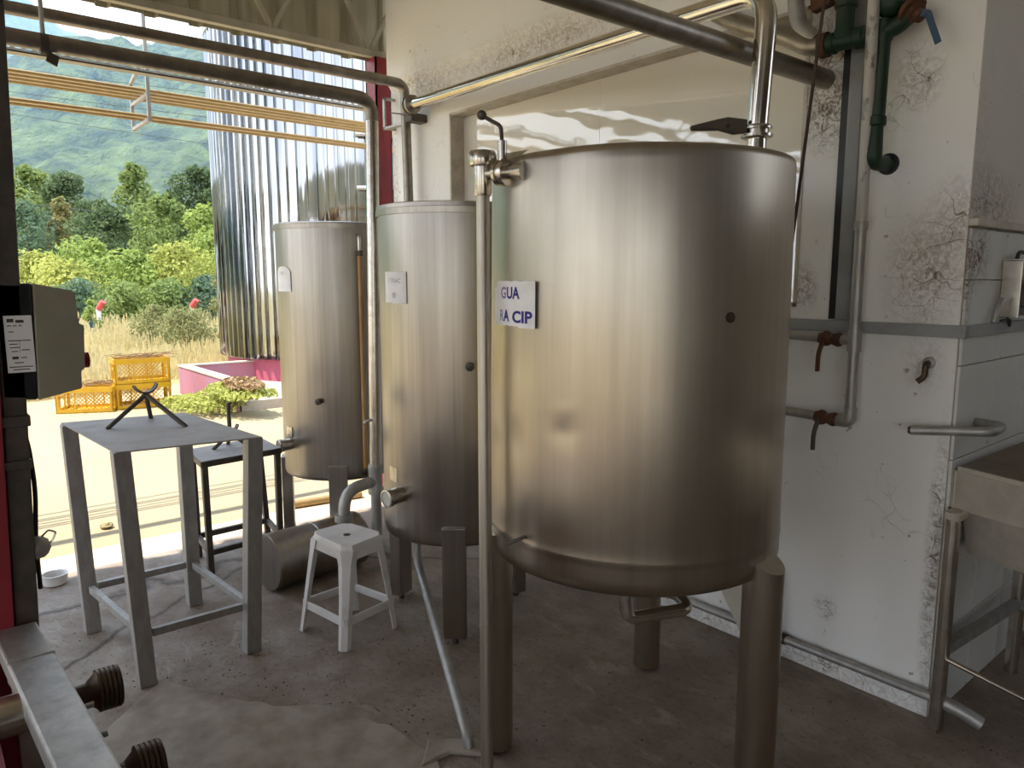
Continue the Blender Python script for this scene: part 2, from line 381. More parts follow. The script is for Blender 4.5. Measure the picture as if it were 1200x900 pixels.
# worn raised patch of concrete in the foreground
key = [(-2.86, .646), (-2.645, .767), (-2.422, .907), (-2.336, 1.027), (-2.207, 1.115), (-2.08, 1.158), (-1.949, 1.19), (-1.796, 1.196), (-1.60, 1.10), (-1.25, .85)]
pg = []
for (xa, ya), (xb, yb) in zip(key, key[1:]):
    for q in range(7):
        q /= 7; x = xa + (xb - xa) * q; y = ya + (yb - ya) * q
        pg.append((x + .02 * noise.noise((x * 14, y * 14, 3)), y + .022 * noise.noise((x * 12, y * 12, 9))))
pg += [(-1.2, .30), (-2.0, .33), (-2.6, .36)]
struct(obj('floor_patch', G().prism(pg, lambda u, v, k: (u, v, -.01 + k * .020)), M['floor_patch'], smooth=0, bevel=.004), 'paler worn patch of concrete on the floor')

# long white wall with a recessed, sheeted window
wx0, wx1, wz0, wz1 = -3.757, -1.475, 1.42, 2.505
w = G()
w.box(-4.42, wx0, WY, WY + .20, 0, 2.75).box(wx1, CX, WY, WY + .20, 0, 2.75).box(wx0, wx1, WY, WY + .20, 0, wz0).box(wx0, wx1, WY, WY + .20, wz1, 2.75)
wall_back = obj('wall_back', w, M['wall'], smooth=0); struct(wall_back, 'long white painted wall behind the tanks')
upper = G().prism([(WY, 2.75), (WY - .035, 2.80), (WY - .035, 3.72), (WY + .2, 3.72), (WY + .2, 2.75)], lambda u, v, k: ((-4.42, CX)[k], u, v))
struct(obj('wall_upper', upper, M['wall'], smooth=0), 'upper part of the white wall above a shallow ledge')
rv = G(); d = .115
rv.box(wx0 - .002, wx0 + .012, WY - .004, WY + d, wz0, wz1).box(wx0, wx1, WY - .004, WY + d, wz1 - .012, wz1 + .002).box(wx1 - .012, wx1 + .002, WY - .004, WY + d, wz0, wz1).box(wx0, wx1, WY - .004, WY + d, wz0 - .002, wz0 + .012)
win = obj('window_1', rv, M['reveal'], smooth=0); struct(win, 'grimy frame of the blanked-off window')
for a, b in ((wx0 + .012, -2.62), (-2.618, wx1 - .012)):
    obj('window_sheet', G().box(a, b, WY + d - .02, WY + d, wz0 + .012, wz1 - .012), M['film'], win, smooth=0)
obj('seam_strip', G().box(-2.625, -2.613, WY + d - .021, WY + d - .019, wz0 + .012, wz1 - .012), M['film'], win, smooth=0)
# short return wall round the corner, tiled up to a ledge
wb = G().box(CX - .2, CX, WY + .2, 5.2, 0, 3.72); wb.box(CX - .2, CX, WY, WY + .2, 2.75, 3.72) if False else None
wall_right = obj('wall_right', wb, M['wall_side'], smooth=0); struct(wall_right, 'side wall round the corner, plaster above, tiles below')
endg = G().box(CX - .002, CX + .002, WY + .001, WY + .2, 0, 3.7)
obj('plaster_edge', endg, M['wall_side'], wall_right, smooth=0)
ty = [WY + .005, 2.98, 3.30, 3.62, 3.94]; tz = [.0, .30, .61, .925, 1.24, 1.52, 1.685]
for i in range(4):
    for j in range(6):
        obj('tile', G().box(CX + .003, CX + .013, ty[i] + .002, ty[i + 1] - .002, tz[j] + .002, tz[j + 1] - .002), M['tile'], wall_right, smooth=0, bevel=.0015)
obj('ledge', G().box(CX, CX + .03, WY + .002, 5.2, 1.69, 1.715), M['reveal'], wall_right, smooth=0, bevel=.004)
struct(obj('wall_far', G().box(CX, 5.0, 5.2, 5.4, 0, 2.2).box(CX, 1.0, 5.2, 5.4, 2.2, 3.72).box(3.0, 5.0, 5.2, 5.4, 2.2, 3.72).box(CX, 5.0, 5.2, 5.4, 3.5, 3.72), M['wall_side'], smooth=0), 'far end wall of the side room, high opening added for light')  # unseen wall; high opening added to brighten the side wall
struct(obj('wall_left', G().box(4.8, 5.0, -2.2, 5.2, 0, 3.72).box(4.8, 5.0, -3.7, -2.2, 2.6, 3.72), M['wall_darkened'], smooth=0), 'unseen end wall of the shed, darkened for the tank reflection')
struct(obj('wall_front', G().box(-1.2, 5.0, -3.7, -3.5, 2.6, 3.72).box(-3.3, -2.6, -3.7, -3.5, 0, 3.72).box(-.9, -.3, -3.7, -3.5, 0, 2.6).box(1.6, 3.0, -3.7, -3.5, 0, 2.6), M['wall_darkened'], smooth=0), 'unseen dark wall behind the viewer, piers added for tank reflections')  # unseen; piers added to put dark bands into the tank reflection
struct(obj('ceiling', G().box(FX - .10, 5.0, -3.7, 5.4, 3.72, 3.78), M['roof'], smooth=0), 'underside of the shed roof')

# corrugated fascia, girder in front of it
fas = bpy.data.objects.new('roof_fascia', None); col.objects.link(fas); fas.location = (FX - .07, 0, 2.98); struct(fas, 'corrugated fascia sheeting under the roof edge')
y = -5.2; sheet_w = .96
prof = []
for k in range(4):
    b = k * .24
    prof += [(b, 0), (b + .15, 0), (b + .165, -.035), (b + .215, -.035), (b + .23, 0)]
prof.append((.96, 0))
sv = [(p[1], p[0], z) for z in (0, .74) for p in prof]; n_ = len(prof)
sf = [(i, i + 1, i + 1 + n_, i + n_) for i in range(n_ - 1)]
sme = bpy.data.meshes.new('fascia_sheet'); sme.from_pydata(sv, [], sf); sme.materials.append(M['fascia'])
k = 0
while y < 5.0:
    s_ = bpy.data.objects.new('fascia_sheet', sme); col.objects.link(s_); s_.parent = fas
    s_.location = (-.002 * (k % 2), y, .0); sd = s_.modifiers.new('thick', 'SOLIDIFY'); sd.thickness = .003
    y += sheet_w; k += 1
gird = thing('lattice_girder', 'pale lattice girder of zigzag bars running below the roof edge', 'girder', (FX, 0, 3.0))
obj('bottom_chord', G().box(FX - .025, FX + .025, -5.2, 5.2, 2.985, 3.03), M['girder'], gird, smooth=0, bevel=.003)
obj('top_chord', G().box(FX - .025, FX + .025, -5.2, 5.2, 3.62, 3.67), M['girder'], gird, smooth=0, bevel=.003)
node = 2.56; nodes = [node + .665 * i for i in range(-11, 4)]
for q in nodes:
    for s in (-1, 1):
        obj('web_bar', G().bar((FX, q, 3.02), (FX, q + s * .3325, 3.63), .026, .026, (1, 0, 0)), M['girder'], gird, smooth=0)

# ------------------------------------------------------------------ red columns
def red_column(x, y0, y1, label, z1=2.985):
    t = thing('steel_column', label, 'column', (x, (y0 + y1) / 2, 0), 'red steel columns')
    g = G().box(x - .09, x + .05, y0, y0 + .008, 0, z1).box(x - .09, x + .05, y1 - .008, y1, 0, z1).box(x + .035, x + .05, y0, y1, 0, z1).box(x - .09, x - .075, y0, y1, 0, z1)
    obj('shaft', g, M['red'], t, smooth=0)
    obj('base_plate', G().box(x - .13, x + .09, y0 - .04, y1 + .04, -.012, .012), M['red'], t, smooth=0, bevel=.003)
    return t
red_column(FX, 2.575, 2.685, 'red steel column at the end of the white wall')
for yy in (-1.9, -3.68):
    red_column(FX, yy, yy + .12, 'red steel column along the open side, out of sight of the tanks')
for xx in (-1.25, .75):
    red_column(xx, -3.68, -3.56, 'red steel column on the far open side behind the viewer')

# ------------------------------------------------------------------ near post at the left edge: red column with a grey box section on it
def lean(y, z): return y + (z - .63) * .031
t = thing('steel_column', 'dark red column with a grey strut at the left edge, holding the starter box', 'column', (-2.36, .12, 0), 'red steel columns')
def leanbox(x0, x1, y0, y1, z0, z1):
    return G().add([(x, lean(yy, z), z) for z in (z0, z1) for yy in (y0, y1) for x in (x0, x1)], [(0, 2, 3, 1), (4, 5, 7, 6), (0, 1, 5, 4), (2, 6, 7, 3), (0, 4, 6, 2), (1, 3, 7, 5)])
obj('shaft', leanbox(-2.42, -2.28, .03, .165, 0, 3.7), M['red'], t, smooth=0, bevel=.003)
obj('strut', leanbox(-2.36, -2.30, .168, .223, 0, 3.7), M['dark_iron'], t, smooth=0, bevel=.003)
obj('clamp', G().box(-2.37, -2.29, .15, .245, 1.135, 1.165), M['dark_iron'], t, smooth=0, bevel=.004)
obj('clamp', G().box(-2.37, -2.29, .15, .240, 1.02, 1.045), M['dark_iron'], t, smooth=0, bevel=.004)

# starter box
sb = thing('motor_starter', 'beige and black motor starter box with a red button on the column', 'control box', (-2.36, .25, 1.2))
def yz(poly, x0, x1): return G().prism(poly, lambda u, v, k: ((x0, x1)[k], u, v))
obj('back_box', yz([(.192, 1.512), (.276, 1.511), (.266, 1.202), (.188, 1.211)], -2.42, -2.30), M['black'], sb, smooth=0, bevel=.006)
obj('cover', yz([(.277, 1.511), (.366, 1.492), (.373, 1.484), (.376, 1.402), (.388, 1.397), (.382, 1.278), (.373, 1.273), (.371, 1.224), (.267, 1.202)], -2.425, -2.296), M['beige_plastic'], sb, smooth=0, bevel=.004)
obj('stop_button', G().axial((-2.36, .380, 1.296), (-2.36, .40, 1.296), [(0, .016), (.010, .016), (.0105, .022), (.022, .022), (.024, .019)]), M['red_plastic'], sb)
pl = obj('rating_label', G().box(-2.2995, -2.2985, .206, .268, 1.279, 1.428), M['paper'], sb, smooth=0)
lt = G()
lt.box(-2.2985, -2.298, .213, .228, 1.411, 1.420)
for i, (a, b, z) in enumerate([(.232, .250, 1.413), (.213, .222, 1.402), (.226, .234, 1.402), (.238, .245, 1.402), (.215, .226, 1.386), (.212, .262, 1.363), (.214, .232, 1.354), (.215, .236, 1.345), (.218, .232, 1.335), (.240, .258, 1.338), (.218, .232, 1.318), (.237, .250, 1.318), (.222, .242, 1.305), (.210, .262, 1.294), (.218, .255, 1.287)]):
    lt.box(-2.2985, -2.298, a, b, z - (.0035 if i in (0, 10) else .0012), z + (.0035 if i in (0, 10) else .0012))
lt.box(-2.2985, -2.298, .236, .2368, 1.33, 1.363)
obj('print', lt, M['ink_black'], pl, smooth=0)
obj('gland', G().axial((-2.36, .225, 1.206), (-2.36, .222, 1.15), [(0, .018), (.02, .018), (.021, .013), (.056, .012)]), M['black'], sb)
obj('cable', G().tube([(-2.36, .222, 1.16), (-2.35, .240, 1.08), (-2.34, .246, .95), (-2.35, .236, .8), (-2.36, .238, .66)], .006, .05, 8), M['wire'], sb)

# steel cap with wire handle hanging on the strut
hp = thing('wire_handled_cap', 'small dull metal cap with a wire loop hooked on the column strut', 'cap', (-2.38, .25, .78))
obj('cap', G().axial((-2.335, .225, .785), (-2.335, .268, .795), [(0, .03), (.02, .032), (.032, .026), (.043, .012)]), M['galv'], hp)
obj('handle', G().tube([(-2.335, .248, .815), (-2.335, .266, .832), (-2.335, .284, .822), (-2.335, .274, .800), (-2.335, .262, .790)], .0028, .006, 8), M['steel_pipe'], hp)

# foreground machine frame
fr = thing('machine_frame', 'dull steel frame beam with threaded pipe ends in the near left corner', 'frame', (-2.0, .2, 0))
bm = G().add([(x, y0 + dy, z) for z in (.545, .60) for dy, sel in ((0, 0), (1, 1)) for x, y0 in (((-2.285, .115), (-1.20, .165)) if not sel else ((-2.285, .214 - 1), (-1.20, .262 - 1)))],
             [(0, 2, 3, 1), (4, 5, 7, 6), (0, 1, 5, 4), (2, 6, 7, 3), (0, 4, 6, 2), (1, 3, 7, 5)])
obj('top_beam', bm, M['galv'], fr, smooth=0, bevel=.006)
obj('weld_collar', G().add([(x, y + dy, z) for z in (.543, .6035) for dy in (0, .1005) for x, y in ((-2.08, .1240), (-2.055, .1252))], [(0, 2, 3, 1), (4, 5, 7, 6), (0, 1, 5, 4), (2, 6, 7, 3), (0, 4, 6, 2), (1, 3, 7, 5)]), M['galv'], fr, smooth=0, bevel=.003)
obj('side_panel', G().box(-2.27, -1.30, .06, .085, 0, .54), M['red'], fr, smooth=0, bevel=.003)
for xx in (-2.2, -1.35):
    obj('leg', G().box(xx - .03, xx + .03, .14, .195, 0, .546), M['galv'], fr, smooth=0, bevel=.004)
def fitting(x, y1, z):
    prof = [(0, .024), (.10, .024), (.118, .026), (.135, .040), (.14, .046)]
    tpos = .14
    for i in range(5): prof += [(tpos, .050), (tpos + .006, .050), (tpos + .008, .046), (tpos + .010, .046)]; tpos += .010
    prof += [(tpos, .047), (tpos + .002, .036), (tpos - .03, .034)]
    f = obj('threaded_end', G().axial((x, y1 - .20, z), (x, y1, z - .004), prof, 32), M['thread'], fr, 30)
    return f
fitting(-1.90, .345, .545); fitting(-1.585, .358, .505)
obj('cross_pipe', G().cyl((-1.90, -.35, .55), (-1.90, .15, .548), .045, 24), M['steel_pipe'], fr)
obj('cross_pipe', G().cyl((-1.585, -.35, .51), (-1.585, .17, .508), .045, 24), M['steel_pipe'], fr)
for xx in (-1.80, -1.66, -1.50):
    obj('bolt', G().cyl((xx, .225, .565), (xx, .262, .565), .007, 8), M['galv'], fr)

# ================================================================== BIG TANK
T1 = (-1.53, 1.78); TOP1 = 1.858
def tank_xy(c, r, a): return (c[0] + r * math.cos(R(a)), c[1] + r * math.sin(R(a)))
big = thing('steel_tank', 'largest brushed steel tank, nearest, with a torn paper sign in blue letters', 'tank', (T1[0], T1[1], 0), 'stainless steel tanks')
def tank_shell(c, prof, n=128, wob=.004, seed=0, dents=()):
    g = G(); rings = []
    for r, z in prof:
        ring = []
        for i in range(n):
            a = 2 * math.pi * i / n
            rr = r + wob * noise.noise((math.cos(a) * 1.6 + seed, math.sin(a) * 1.6, z * 1.1)) * (1 if r > .2 else 0)
            for (da, dz, wa, wz, dep) in dents:
                dd = math.degrees(a) - da; dd = (dd + 180) % 360 - 180
                rr -= dep * math.exp(-(dd / wa) ** 2 - ((z - dz) / wz) ** 2) if r > .2 else 0
            ring.append(Vector((c[0] + rr * math.cos(a), c[1] + rr * math.sin(a), z)))
        rings.append(ring)
    return g.ring_strip(rings)
pr = [(.05, .60), (.25, .625), (.425, .668), (.448, .680), (.457, .70)]
pr += [(.459, .70 + .01 * k) for k in range(1, 7)] + [(.4605, .768), (.4595, .776)]
zz = .80
while zz < 1.83: pr.append((.4585 - (zz - .77) * .010, zz)); zz += .03
pr += [(.448, 1.838), (.446, 1.852), (.440, TOP1), (.30, TOP1 + .012), (.05, TOP1 + .02)]
obj('shell', tank_shell(T1, pr, 192, .006, 3, ((-73.5, 1.150, 3.5, .016, -.006), (-73, 1.125, 5, .03, .005), (-89, .80, 3, .06, .006), (-96, 1.07, 4, .05, .005), (-80, 1.86, 9, .05, .004))), M['tank_big'], big, 50)
for a, r in ((-118, .445), (121, .445)):
    x, y = tank_xy(T1, r, a)
    obj('leg', G().cyl((x, y, .012), (x, y, .74), .05, 28), M['tank_big'], big)
    obj('foot', G().cyl((x, y, 0), (x, y, .02), .022, 14), M['dark_iron'], big)
x, y = -1.078, 1.835
lg = G(); rg0 = []; rg1 = []
for i in range(36):
    a = 2 * math.pi * i / 36; px_, py_ = x + .057 * math.cos(a), y + .057 * math.sin(a)
    rg0.append(Vector((px_, py_, .012))); rg1.append(Vector((px_, py_, .76 - .55 * (px_ - (x - .057)) * .9)))
lg.ring_strip([rg0, rg1]); obj('leg', lg, M['tank_big'], big)
obj('foot', G().cyl((x, y, 0), (x, y, .02), .022, 14), M['dark_iron'], big)
# heating loop under the floor of the tank
obj('drain_loop', G().tube([(-1.305, 1.50, .68), (-1.30, 1.505, .570), (-1.222, 1.69, .574), (-1.30, 1.73, .585), (-1.37, 1.64, .60), (-1.40, 1.62, .68)], .0185, .035, 14), M['steel_pipe'], big)
# little spigot, pit mark, thermowell
obj('spigot', G().tube([tank_xy(T1, .45, -90) + (.790,), tank_xy(T1, .472, -90) + (.790,), (-1.558, 1.285, .772)], .0055, .008, 8), M['dark_iron'], big)
a0 = -17; x0_, y0_ = tank_xy(T1, .450, a0); x1_, y1_ = tank_xy(T1, .457, a0)
obj('plug', G().axial((x0_, y0_, 1.424), (x1_, y1_, 1.424), [(0, .014), (.004, .014), (.0045, .009), (.009, .008)], 18), M['thread'], big)
# lifting plate at the rim
obj('rim_plate', G().add([(-1.735, 1.385, 1.80), (-1.69, 1.36, 1.83), (-1.545, 1.335, 1.862), (-1.56, 1.36, 1.872), (-1.70, 1.40, 1.885), (-1.745, 1.41, 1.885)], [(0, 1, 4, 5), (1, 2, 3, 4)]), M['steel_pipe'], big)

# overflow standpipe with lever valve beside the big tank
sp = thing('standpipe', 'tall thin steel standpipe with a ball-ended lever valve on the big tank', 'pipe', (-1.70, 1.31, 0))
px0, py0 = -1.692, 1.302
obj('pipe', G().tube([(-1.662, 1.284, 0), (px0, py0, 1.80)], .0195, 0, 18), M['stand_pipe'], sp)
obj('joint_ring', G().cyl((-1.670, 1.289, .475), (-1.6702, 1.2892, .487), .0212, 18), M['stand_pipe'], sp)
hx, hy = px0, py0
obj('tee_head', G().lathe(hx, hy, [(.023, 1.755), (.026, 1.765), (.026, 1.835), (.037, 1.838), (.040, 1.848), (.040, 1.870), (.034, 1.878), (.015, 1.879)], 28), M['steel_pipe'], sp)
q0 = Vector((hx, hy, 1.815)); q1 = Vector(tank_xy(T1, .445, -92.5) + (1.812,)); dq = (q1 - q0).normalized(); Lq = (q1 - q0).length
vb = obj('valve_body', G().axial(q0, q1, [(0, .017), (Lq * .36, .017), (Lq * .37, .034), (Lq * .44, .036), (Lq * .45, .031), (Lq * .52, .031), (Lq * .53, .037), (Lq * .60, .035), (Lq * .61, .018), (Lq * .8, .020), (Lq, .026)], 28), M['steel_pipe'], sp)
vm = q0 + dq * Lq * .48
obj('bonnet', G().cyl(vm, vm + Vector((0, 0, .085)), .013, 12), M['steel_pipe'], vb)
lv = obj('lever', G().tube([vm + Vector((0, 0, .07)), vm + Vector((-.004, -.002, .125)), vm + Vector((-.036, -.03, .148))], .0055, .012, 10), M['dark_iron'], sp)
obj('knob', G().ball(vm + Vector((-.044, -.037, .155)), .0135), M['dark_iron'], lv)
# paper sign on the big tank
def text_mesh(s, size, bold=0.0):
    cu = bpy.data.curves.new('txt', 'FONT'); cu.body = s; cu.size = size; cu.offset = bold; cu.resolution_u = 3; cu.align_x = 'LEFT'
    o = bpy.data.objects.new('txt', cu); col.objects.link(o)
    dg = bpy.context.evaluated_depsgraph_get(); me = bpy.data.meshes.new_from_object(o.evaluated_get(dg))
    bpy.data.objects.remove(o); bpy.data.curves.remove(cu); return me
def wrap_text(s, size, bold, c, r, a_start, z, mat, parent, name='lettering', narrow=1.0, fit=None):
    me = text_mesh(s, size, bold)
    if not len(me.vertices): return 0
    wmax = max(v.co.x for v in me.vertices)
    if fit: narrow = fit / wmax
    for v in me.vertices:
        a = R(a_start) + v.co.x * narrow / r
        v.co = Vector((c[0] + r * math.cos(a), c[1] + r * math.sin(a), z + v.co.y))
    me.materials.append(mat); me.name = name
    o = bpy.data.objects.new(name, me); col.objects.link(o); o.parent = parent
    o.matrix_parent_inverse = Matrix.Translation(parent_world(parent)).inverted()
    return wmax * narrow
def curved_sheet(c, r, outline, th=.0006, cols=26):
    """outline: fn(t in 0..1) -> (zlow, zhigh); angles a0..a1"""
    a0, a1, fn = outline; g = G(); n = cols; vs = []
    for k in (0, 1):
        for i in range(n + 1):
            a = R(a0 + (a1 - a0) * i / n); lo, hi = fn(i / n)
            for z in (lo, hi): vs.append(Vector((c[0] + (r + k * th) * math.cos(a), c[1] + (r + k * th) * math.sin(a), z)))
    m_ = 2 * (n + 1); fs = []
    for i in range(n):
        b = 2 * i
        fs += [(b, b + 2, b + 3, b + 1), (m_ + b, m_ + b + 1, m_ + b + 3, m_ + b + 2), (b, b + m_, b + 2 + m_, b + 2), (b + 1, b + 3, b + 3 + m_, b + 1 + m_)]
    fs += [(0, 1, 1 + m_, m_), (2 * n, 2 * n + m_, 2 * n + 1 + m_, 2 * n + 1)]
    return g.add(vs, fs)
RP = .4605
ps = thing('paper_sign', 'torn white paper sign with blue letters on the big tank', 'sign', tank_xy(T1, RP, -98) + (1.39,), 'paper signs on the tanks')
def edge1(t):
    lo = 1.392 + (.0035 * noise.noise((t * 14, 3, 1)) if t < .5 else -.004 * (t > .66)) ; hi = 1.517 + .002 * noise.noise((t * 9, 8, 1))
    if t < .06: lo += .006; hi -= .02
    elif t < .12: hi -= .002
    return lo, hi
obj('sheet', curved_sheet(T1, RP, (-111.2, -84.8, edge1)), M['paper'], ps)
RT = RP + .0014
SZ = .0445
wrap_text('G', SZ, .0012, T1, RT, -105.2, 1.469, M['ink_faded'], ps, fit=.033)
wrap_text('UA', SZ, .0014, T1, RT, -100.7, 1.469, M['ink_blue'], ps, fit=.066)
wrap_text('R', SZ, .0010, T1, RT, -106.2, 1.405, M['ink_faded'], ps, fit=.026)
wrap_text('A', SZ, .0014, T1, RT, -102.8, 1.405, M['ink_blue'], ps, fit=.031)
wrap_text('CIP', SZ, .0016, T1, RT, -97.0, 1.403, M['ink_blue'], ps, fit=.089)

# ================================================================== TWO SMALLER TANKS
def small_tank(c, label, top, bot, legs, rimz, Rr=.325, seed=0):
    t = thing('steel_tank', label, 'tank', (c[0], c[1], 0), 'stainless steel tanks')
    prof = [(.05, bot - .05), (.2, bot - .035), (Rr - .03, bot - .008), (Rr - .008, bot), (Rr, bot + .02)]
    z = bot + .05
    while z < rimz: prof.append((Rr, z)); z += .05
    prof += [(Rr, rimz)]
    obj('shell', tank_shell(c, prof, 128, .003, seed), M['tank_mid'], t, 50)
    obj('rim_band', G().lathe(c[0], c[1], [(Rr - .01, rimz - .004), (Rr + .008, rimz - .004), (Rr + .009, rimz + .020), (Rr + .004, rimz + .022), (Rr + .004, top - .004), (Rr - .004, top), (.2, top + .008), (.03, top + .012)], 128), M['tank_mid'], t, 35)
    for a in legs:
        ca, sa = math.cos(R(a)), math.sin(R(a)); x, y = c[0] + (Rr - .012) * ca, c[1] + (Rr - .012) * sa
        rad = Vector((ca, sa, 0)); tan = Vector((-sa, ca, 0)); w_, dp = .05, .03
        g = G().obox((x, y, (bot + .085) / 2 + .015), tan * w_, rad * dp, Vector((0, 0, (bot + .055) / 2)))
        obj('leg', g, M['tank_mid'], t, smooth=0, bevel=.004)
        obj('foot', G().cyl((x, y, 0), (x, y, .02), .013, 12), M['dark_iron'], t)
    return t
T2 = (-2.644, 1.878); T3 = (-3.905, 1.944)
tk2 = small_tank(T2, 'middle brushed steel tank between the other two, with a faded paper sign', 1.826, .425, (-38, 82, 205), 1.785, seed=9)
tk3 = small_tank(T3, 'farthest brushed steel tank, by the sunlit yard, with an amber gauge tube', 1.826, .425, (-31, 85, -117), 1.795, seed=21)
obj('shell_patch', curved_sheet(T2, .3265, (-50, -22, lambda t_: (.445, .49)), .002), M['tank_mid'], tk2)
obj('lip_tab', G().obox((-4.235, 1.83, 1.815), (.035, .012, 0), (-.01, .03, 0), (0, 0, .005)), M['tank_mid'], tk3, smooth=0)
def sight_port(c, a, z, r, L, parent, Rr=.325, d=None):
    ca, sa = math.cos(R(a)), math.sin(R(a))
    dv = Vector(d).normalized() if d else Vector((ca, sa, 0))
    p0 = Vector((c[0] + (Rr - .02) * ca, c[1] + (Rr - .02) * sa, z)); p1 = p0 + dv * (L + .02)
    f = obj('outlet_stub', G().axial(p0, p1, [(0, r * .82), (L * .35, r * .82), (L * .36, r * .9), (L * .96, r * .92), (L * .97, r), (L + .018, r), (L + .02, r * .82), (L + .012, r * .80)], 32), M['steel_pipe'], parent)
    obj('end_glass', G().cyl(p1 - dv * .010, p1 - dv * .004, r * .80, 28), M['glass'], f)
sight_port(T2, -80, .632, .038, .085, tk2, d=(.10, -1, -.05))
sight_port(T3, -84, .615, .036, .075, tk3, d=(.05, -1, -.04))
obj('type_plate', curved_sheet(T2, .3265, (-96, -86, lambda t_: (.675, .735)), .001), M['steel_pipe'], tk2)
obj('type_plate', curved_sheet(T3, .3265, (-92, -81, lambda t_: (.65, .71)), .001), M['steel_pipe'], tk3)
for c, a, z, par in ((T2, -24, 1.18, tk2), (T3, -44, .872, tk3)):
    p0 = tank_xy(c, .32, a) + (z,); p1 = tank_xy(c, .365, a - 3) + (z - .004,)
    obj('thermowell', G().axial(p0, p1, [(0, .012), (.022, .012), (.023, .017), (.038, .017), (.04, .008), (.047, .007)], 14), M['dark_iron'], par)
# amber level tube on the farthest tank
tx, ty_ = tank_xy(T3, .355, -6)
lgz = obj('gauge_tube', G().cyl((tx, ty_, .49), (tx, ty_, 1.66), .0115, 14), M['amber'], tk3)
tx2, ty2 = tank_xy(T3, .31, -6)
obj('gauge_fitting', G().tube([(tx2, ty2, 1.755), (tx, ty_, 1.755), (tx, ty_, 1.65)], .010, .02, 10), M['steel_pipe'], tk3)
obj('gauge_nut', G().cyl((tx, ty_, 1.645), (tx, ty_, 1.675), .017, 6), M['dark_iron'], tk3)
obj('gauge_fitting', G().tube([(tx2, ty2, .455), (tx, ty_, .455), (tx, ty_, .51)], .010, .02, 10), M['dark_iron'], tk3)
# signs
p2 = thing('paper_sign', 'small white paper sign with faded grey letters on the middle tank', 'sign', tank_xy(T2, .327, -83) + (1.43,), 'paper signs on the tanks')
obj('sheet', curved_sheet(T2, .3285, (-95.5, -71.5, lambda t_: (1.428 - .003 * (t_ > .4), 1.553 + .002 * noise.noise((t_ * 7, 2, 2))))), M['paper'], p2)
wrap_text('I TRAC', .026, .0, T2, .3298, -90.5, 1.508, M['ink_grey'], p2, narrow=1.02)
wrap_text('00I', .032, .0, T2, .3298, -86, 1.448, M['ink_grey'], p2, narrow=.62)
p3 = thing('paper_sign', 'round-topped white paper label, nearly blank, on the farthest tank', 'sign', tank_xy(T3, .327, -85) + (1.46,), 'paper signs on the tanks')
obj('sheet', curved_sheet(T3, .3285, (-98, -73, lambda t_: (1.458, 1.565 + .028 * (1 - abs(2 * t_ - 1) ** 3)))), M['paper'], p3)
wrap_text('CIDO', .02, .0, T3, .3298, -90, 1.55, M['ink_grey'], p3, narrow=.8)

# ================================================================== PIPEWORK
def pipe_thing(name, label, cat, pts, r, mat, bend=.06, group=None, n=16, base=None):
    t = thing(name, label, cat, base or pts[-1], group)
    obj('pipe', G().tube(pts, r, bend, n), mat, t); return t
# upper dull pipe that meets the wall pipe
t = pipe_thing('overhead_pipe', 'upper dark pipe crossing the open side and turning down the wall end', 'pipe', [(-4.13, -5.0, 2.715), (-4.13, 2.565, 2.735), (-4.10, 2.575, 1.30), (-4.06, 2.575, .0)], .030, M['dark_pipe'], .07, 'dark overhead pipes')
obj('sleeve', G().cyl((-4.13, 2.30, 2.734), (-4.13, 2.40, 2.734), .033, 16), M['dark_pipe'], t)
# lower dull pipe that drops between the two smaller tanks
t = pipe_thing('overhead_pipe', 'lower thicker dark pipe dropping as a riser between the two smaller tanks', 'pipe', [(-3.36, -5.0, 2.395), (-3.36, 1.895, 2.405), (-3.36, 1.862, .50), (-3.36, 1.86, .46)], .032, M['dark_pipe'], .085, 'dark overhead pipes')
obj('riser', G().cyl((-3.36, 1.893, 2.30), (-3.36, 1.862, .50), .0325, 18), M['steel_pipe'], t)
obj('side_cock', G().tube([(-3.36, 1.865, .80), (-3.32, 1.78, .80)], .008, 0, 8), M['steel_pipe'], t)
obj('tee', G().axial((-3.36, 1.861, .56), (-3.36, 1.861, .40), [(0, .036), (.02, .04), (.03, .036), (.12, .036), (.13, .042), (.16, .04)], 18), M['galv'], t)
obj('elbow', G().tube([(-3.36, 1.86, .47), (-3.33, 1.665, .455), (-3.33, 1.655, .27)], .030, .10, 16), M['galv'], t)
obj('union_nut', G().cyl((-3.33, 1.656, .335), (-3.33, 1.656, .30), .047, 12), M['galv'], t)
obj('drop', G().tube([(-3.36, 1.861, .42), (-3.36, 1.861, .12), (-3.30, 1.95, .05)], .028, .06, 14), M['galv'], t)
obj('clamp', G().cyl((-3.36, .497, 2.396), (-3.36, .523, 2.396), .038, 16), M['dark_iron'], t)
obj('hanger_rod', G().cyl((-3.36, .51, 2.42), (-3.36, .51, 3.72), .008, 8), M['galv'], t)
obj('clamp_tail', G().obox((-3.36, .535, 2.348), (.006, 0, 0), (0, .018, -.008), (0, .005, .018)), M['dark_iron'], t, smooth=0)
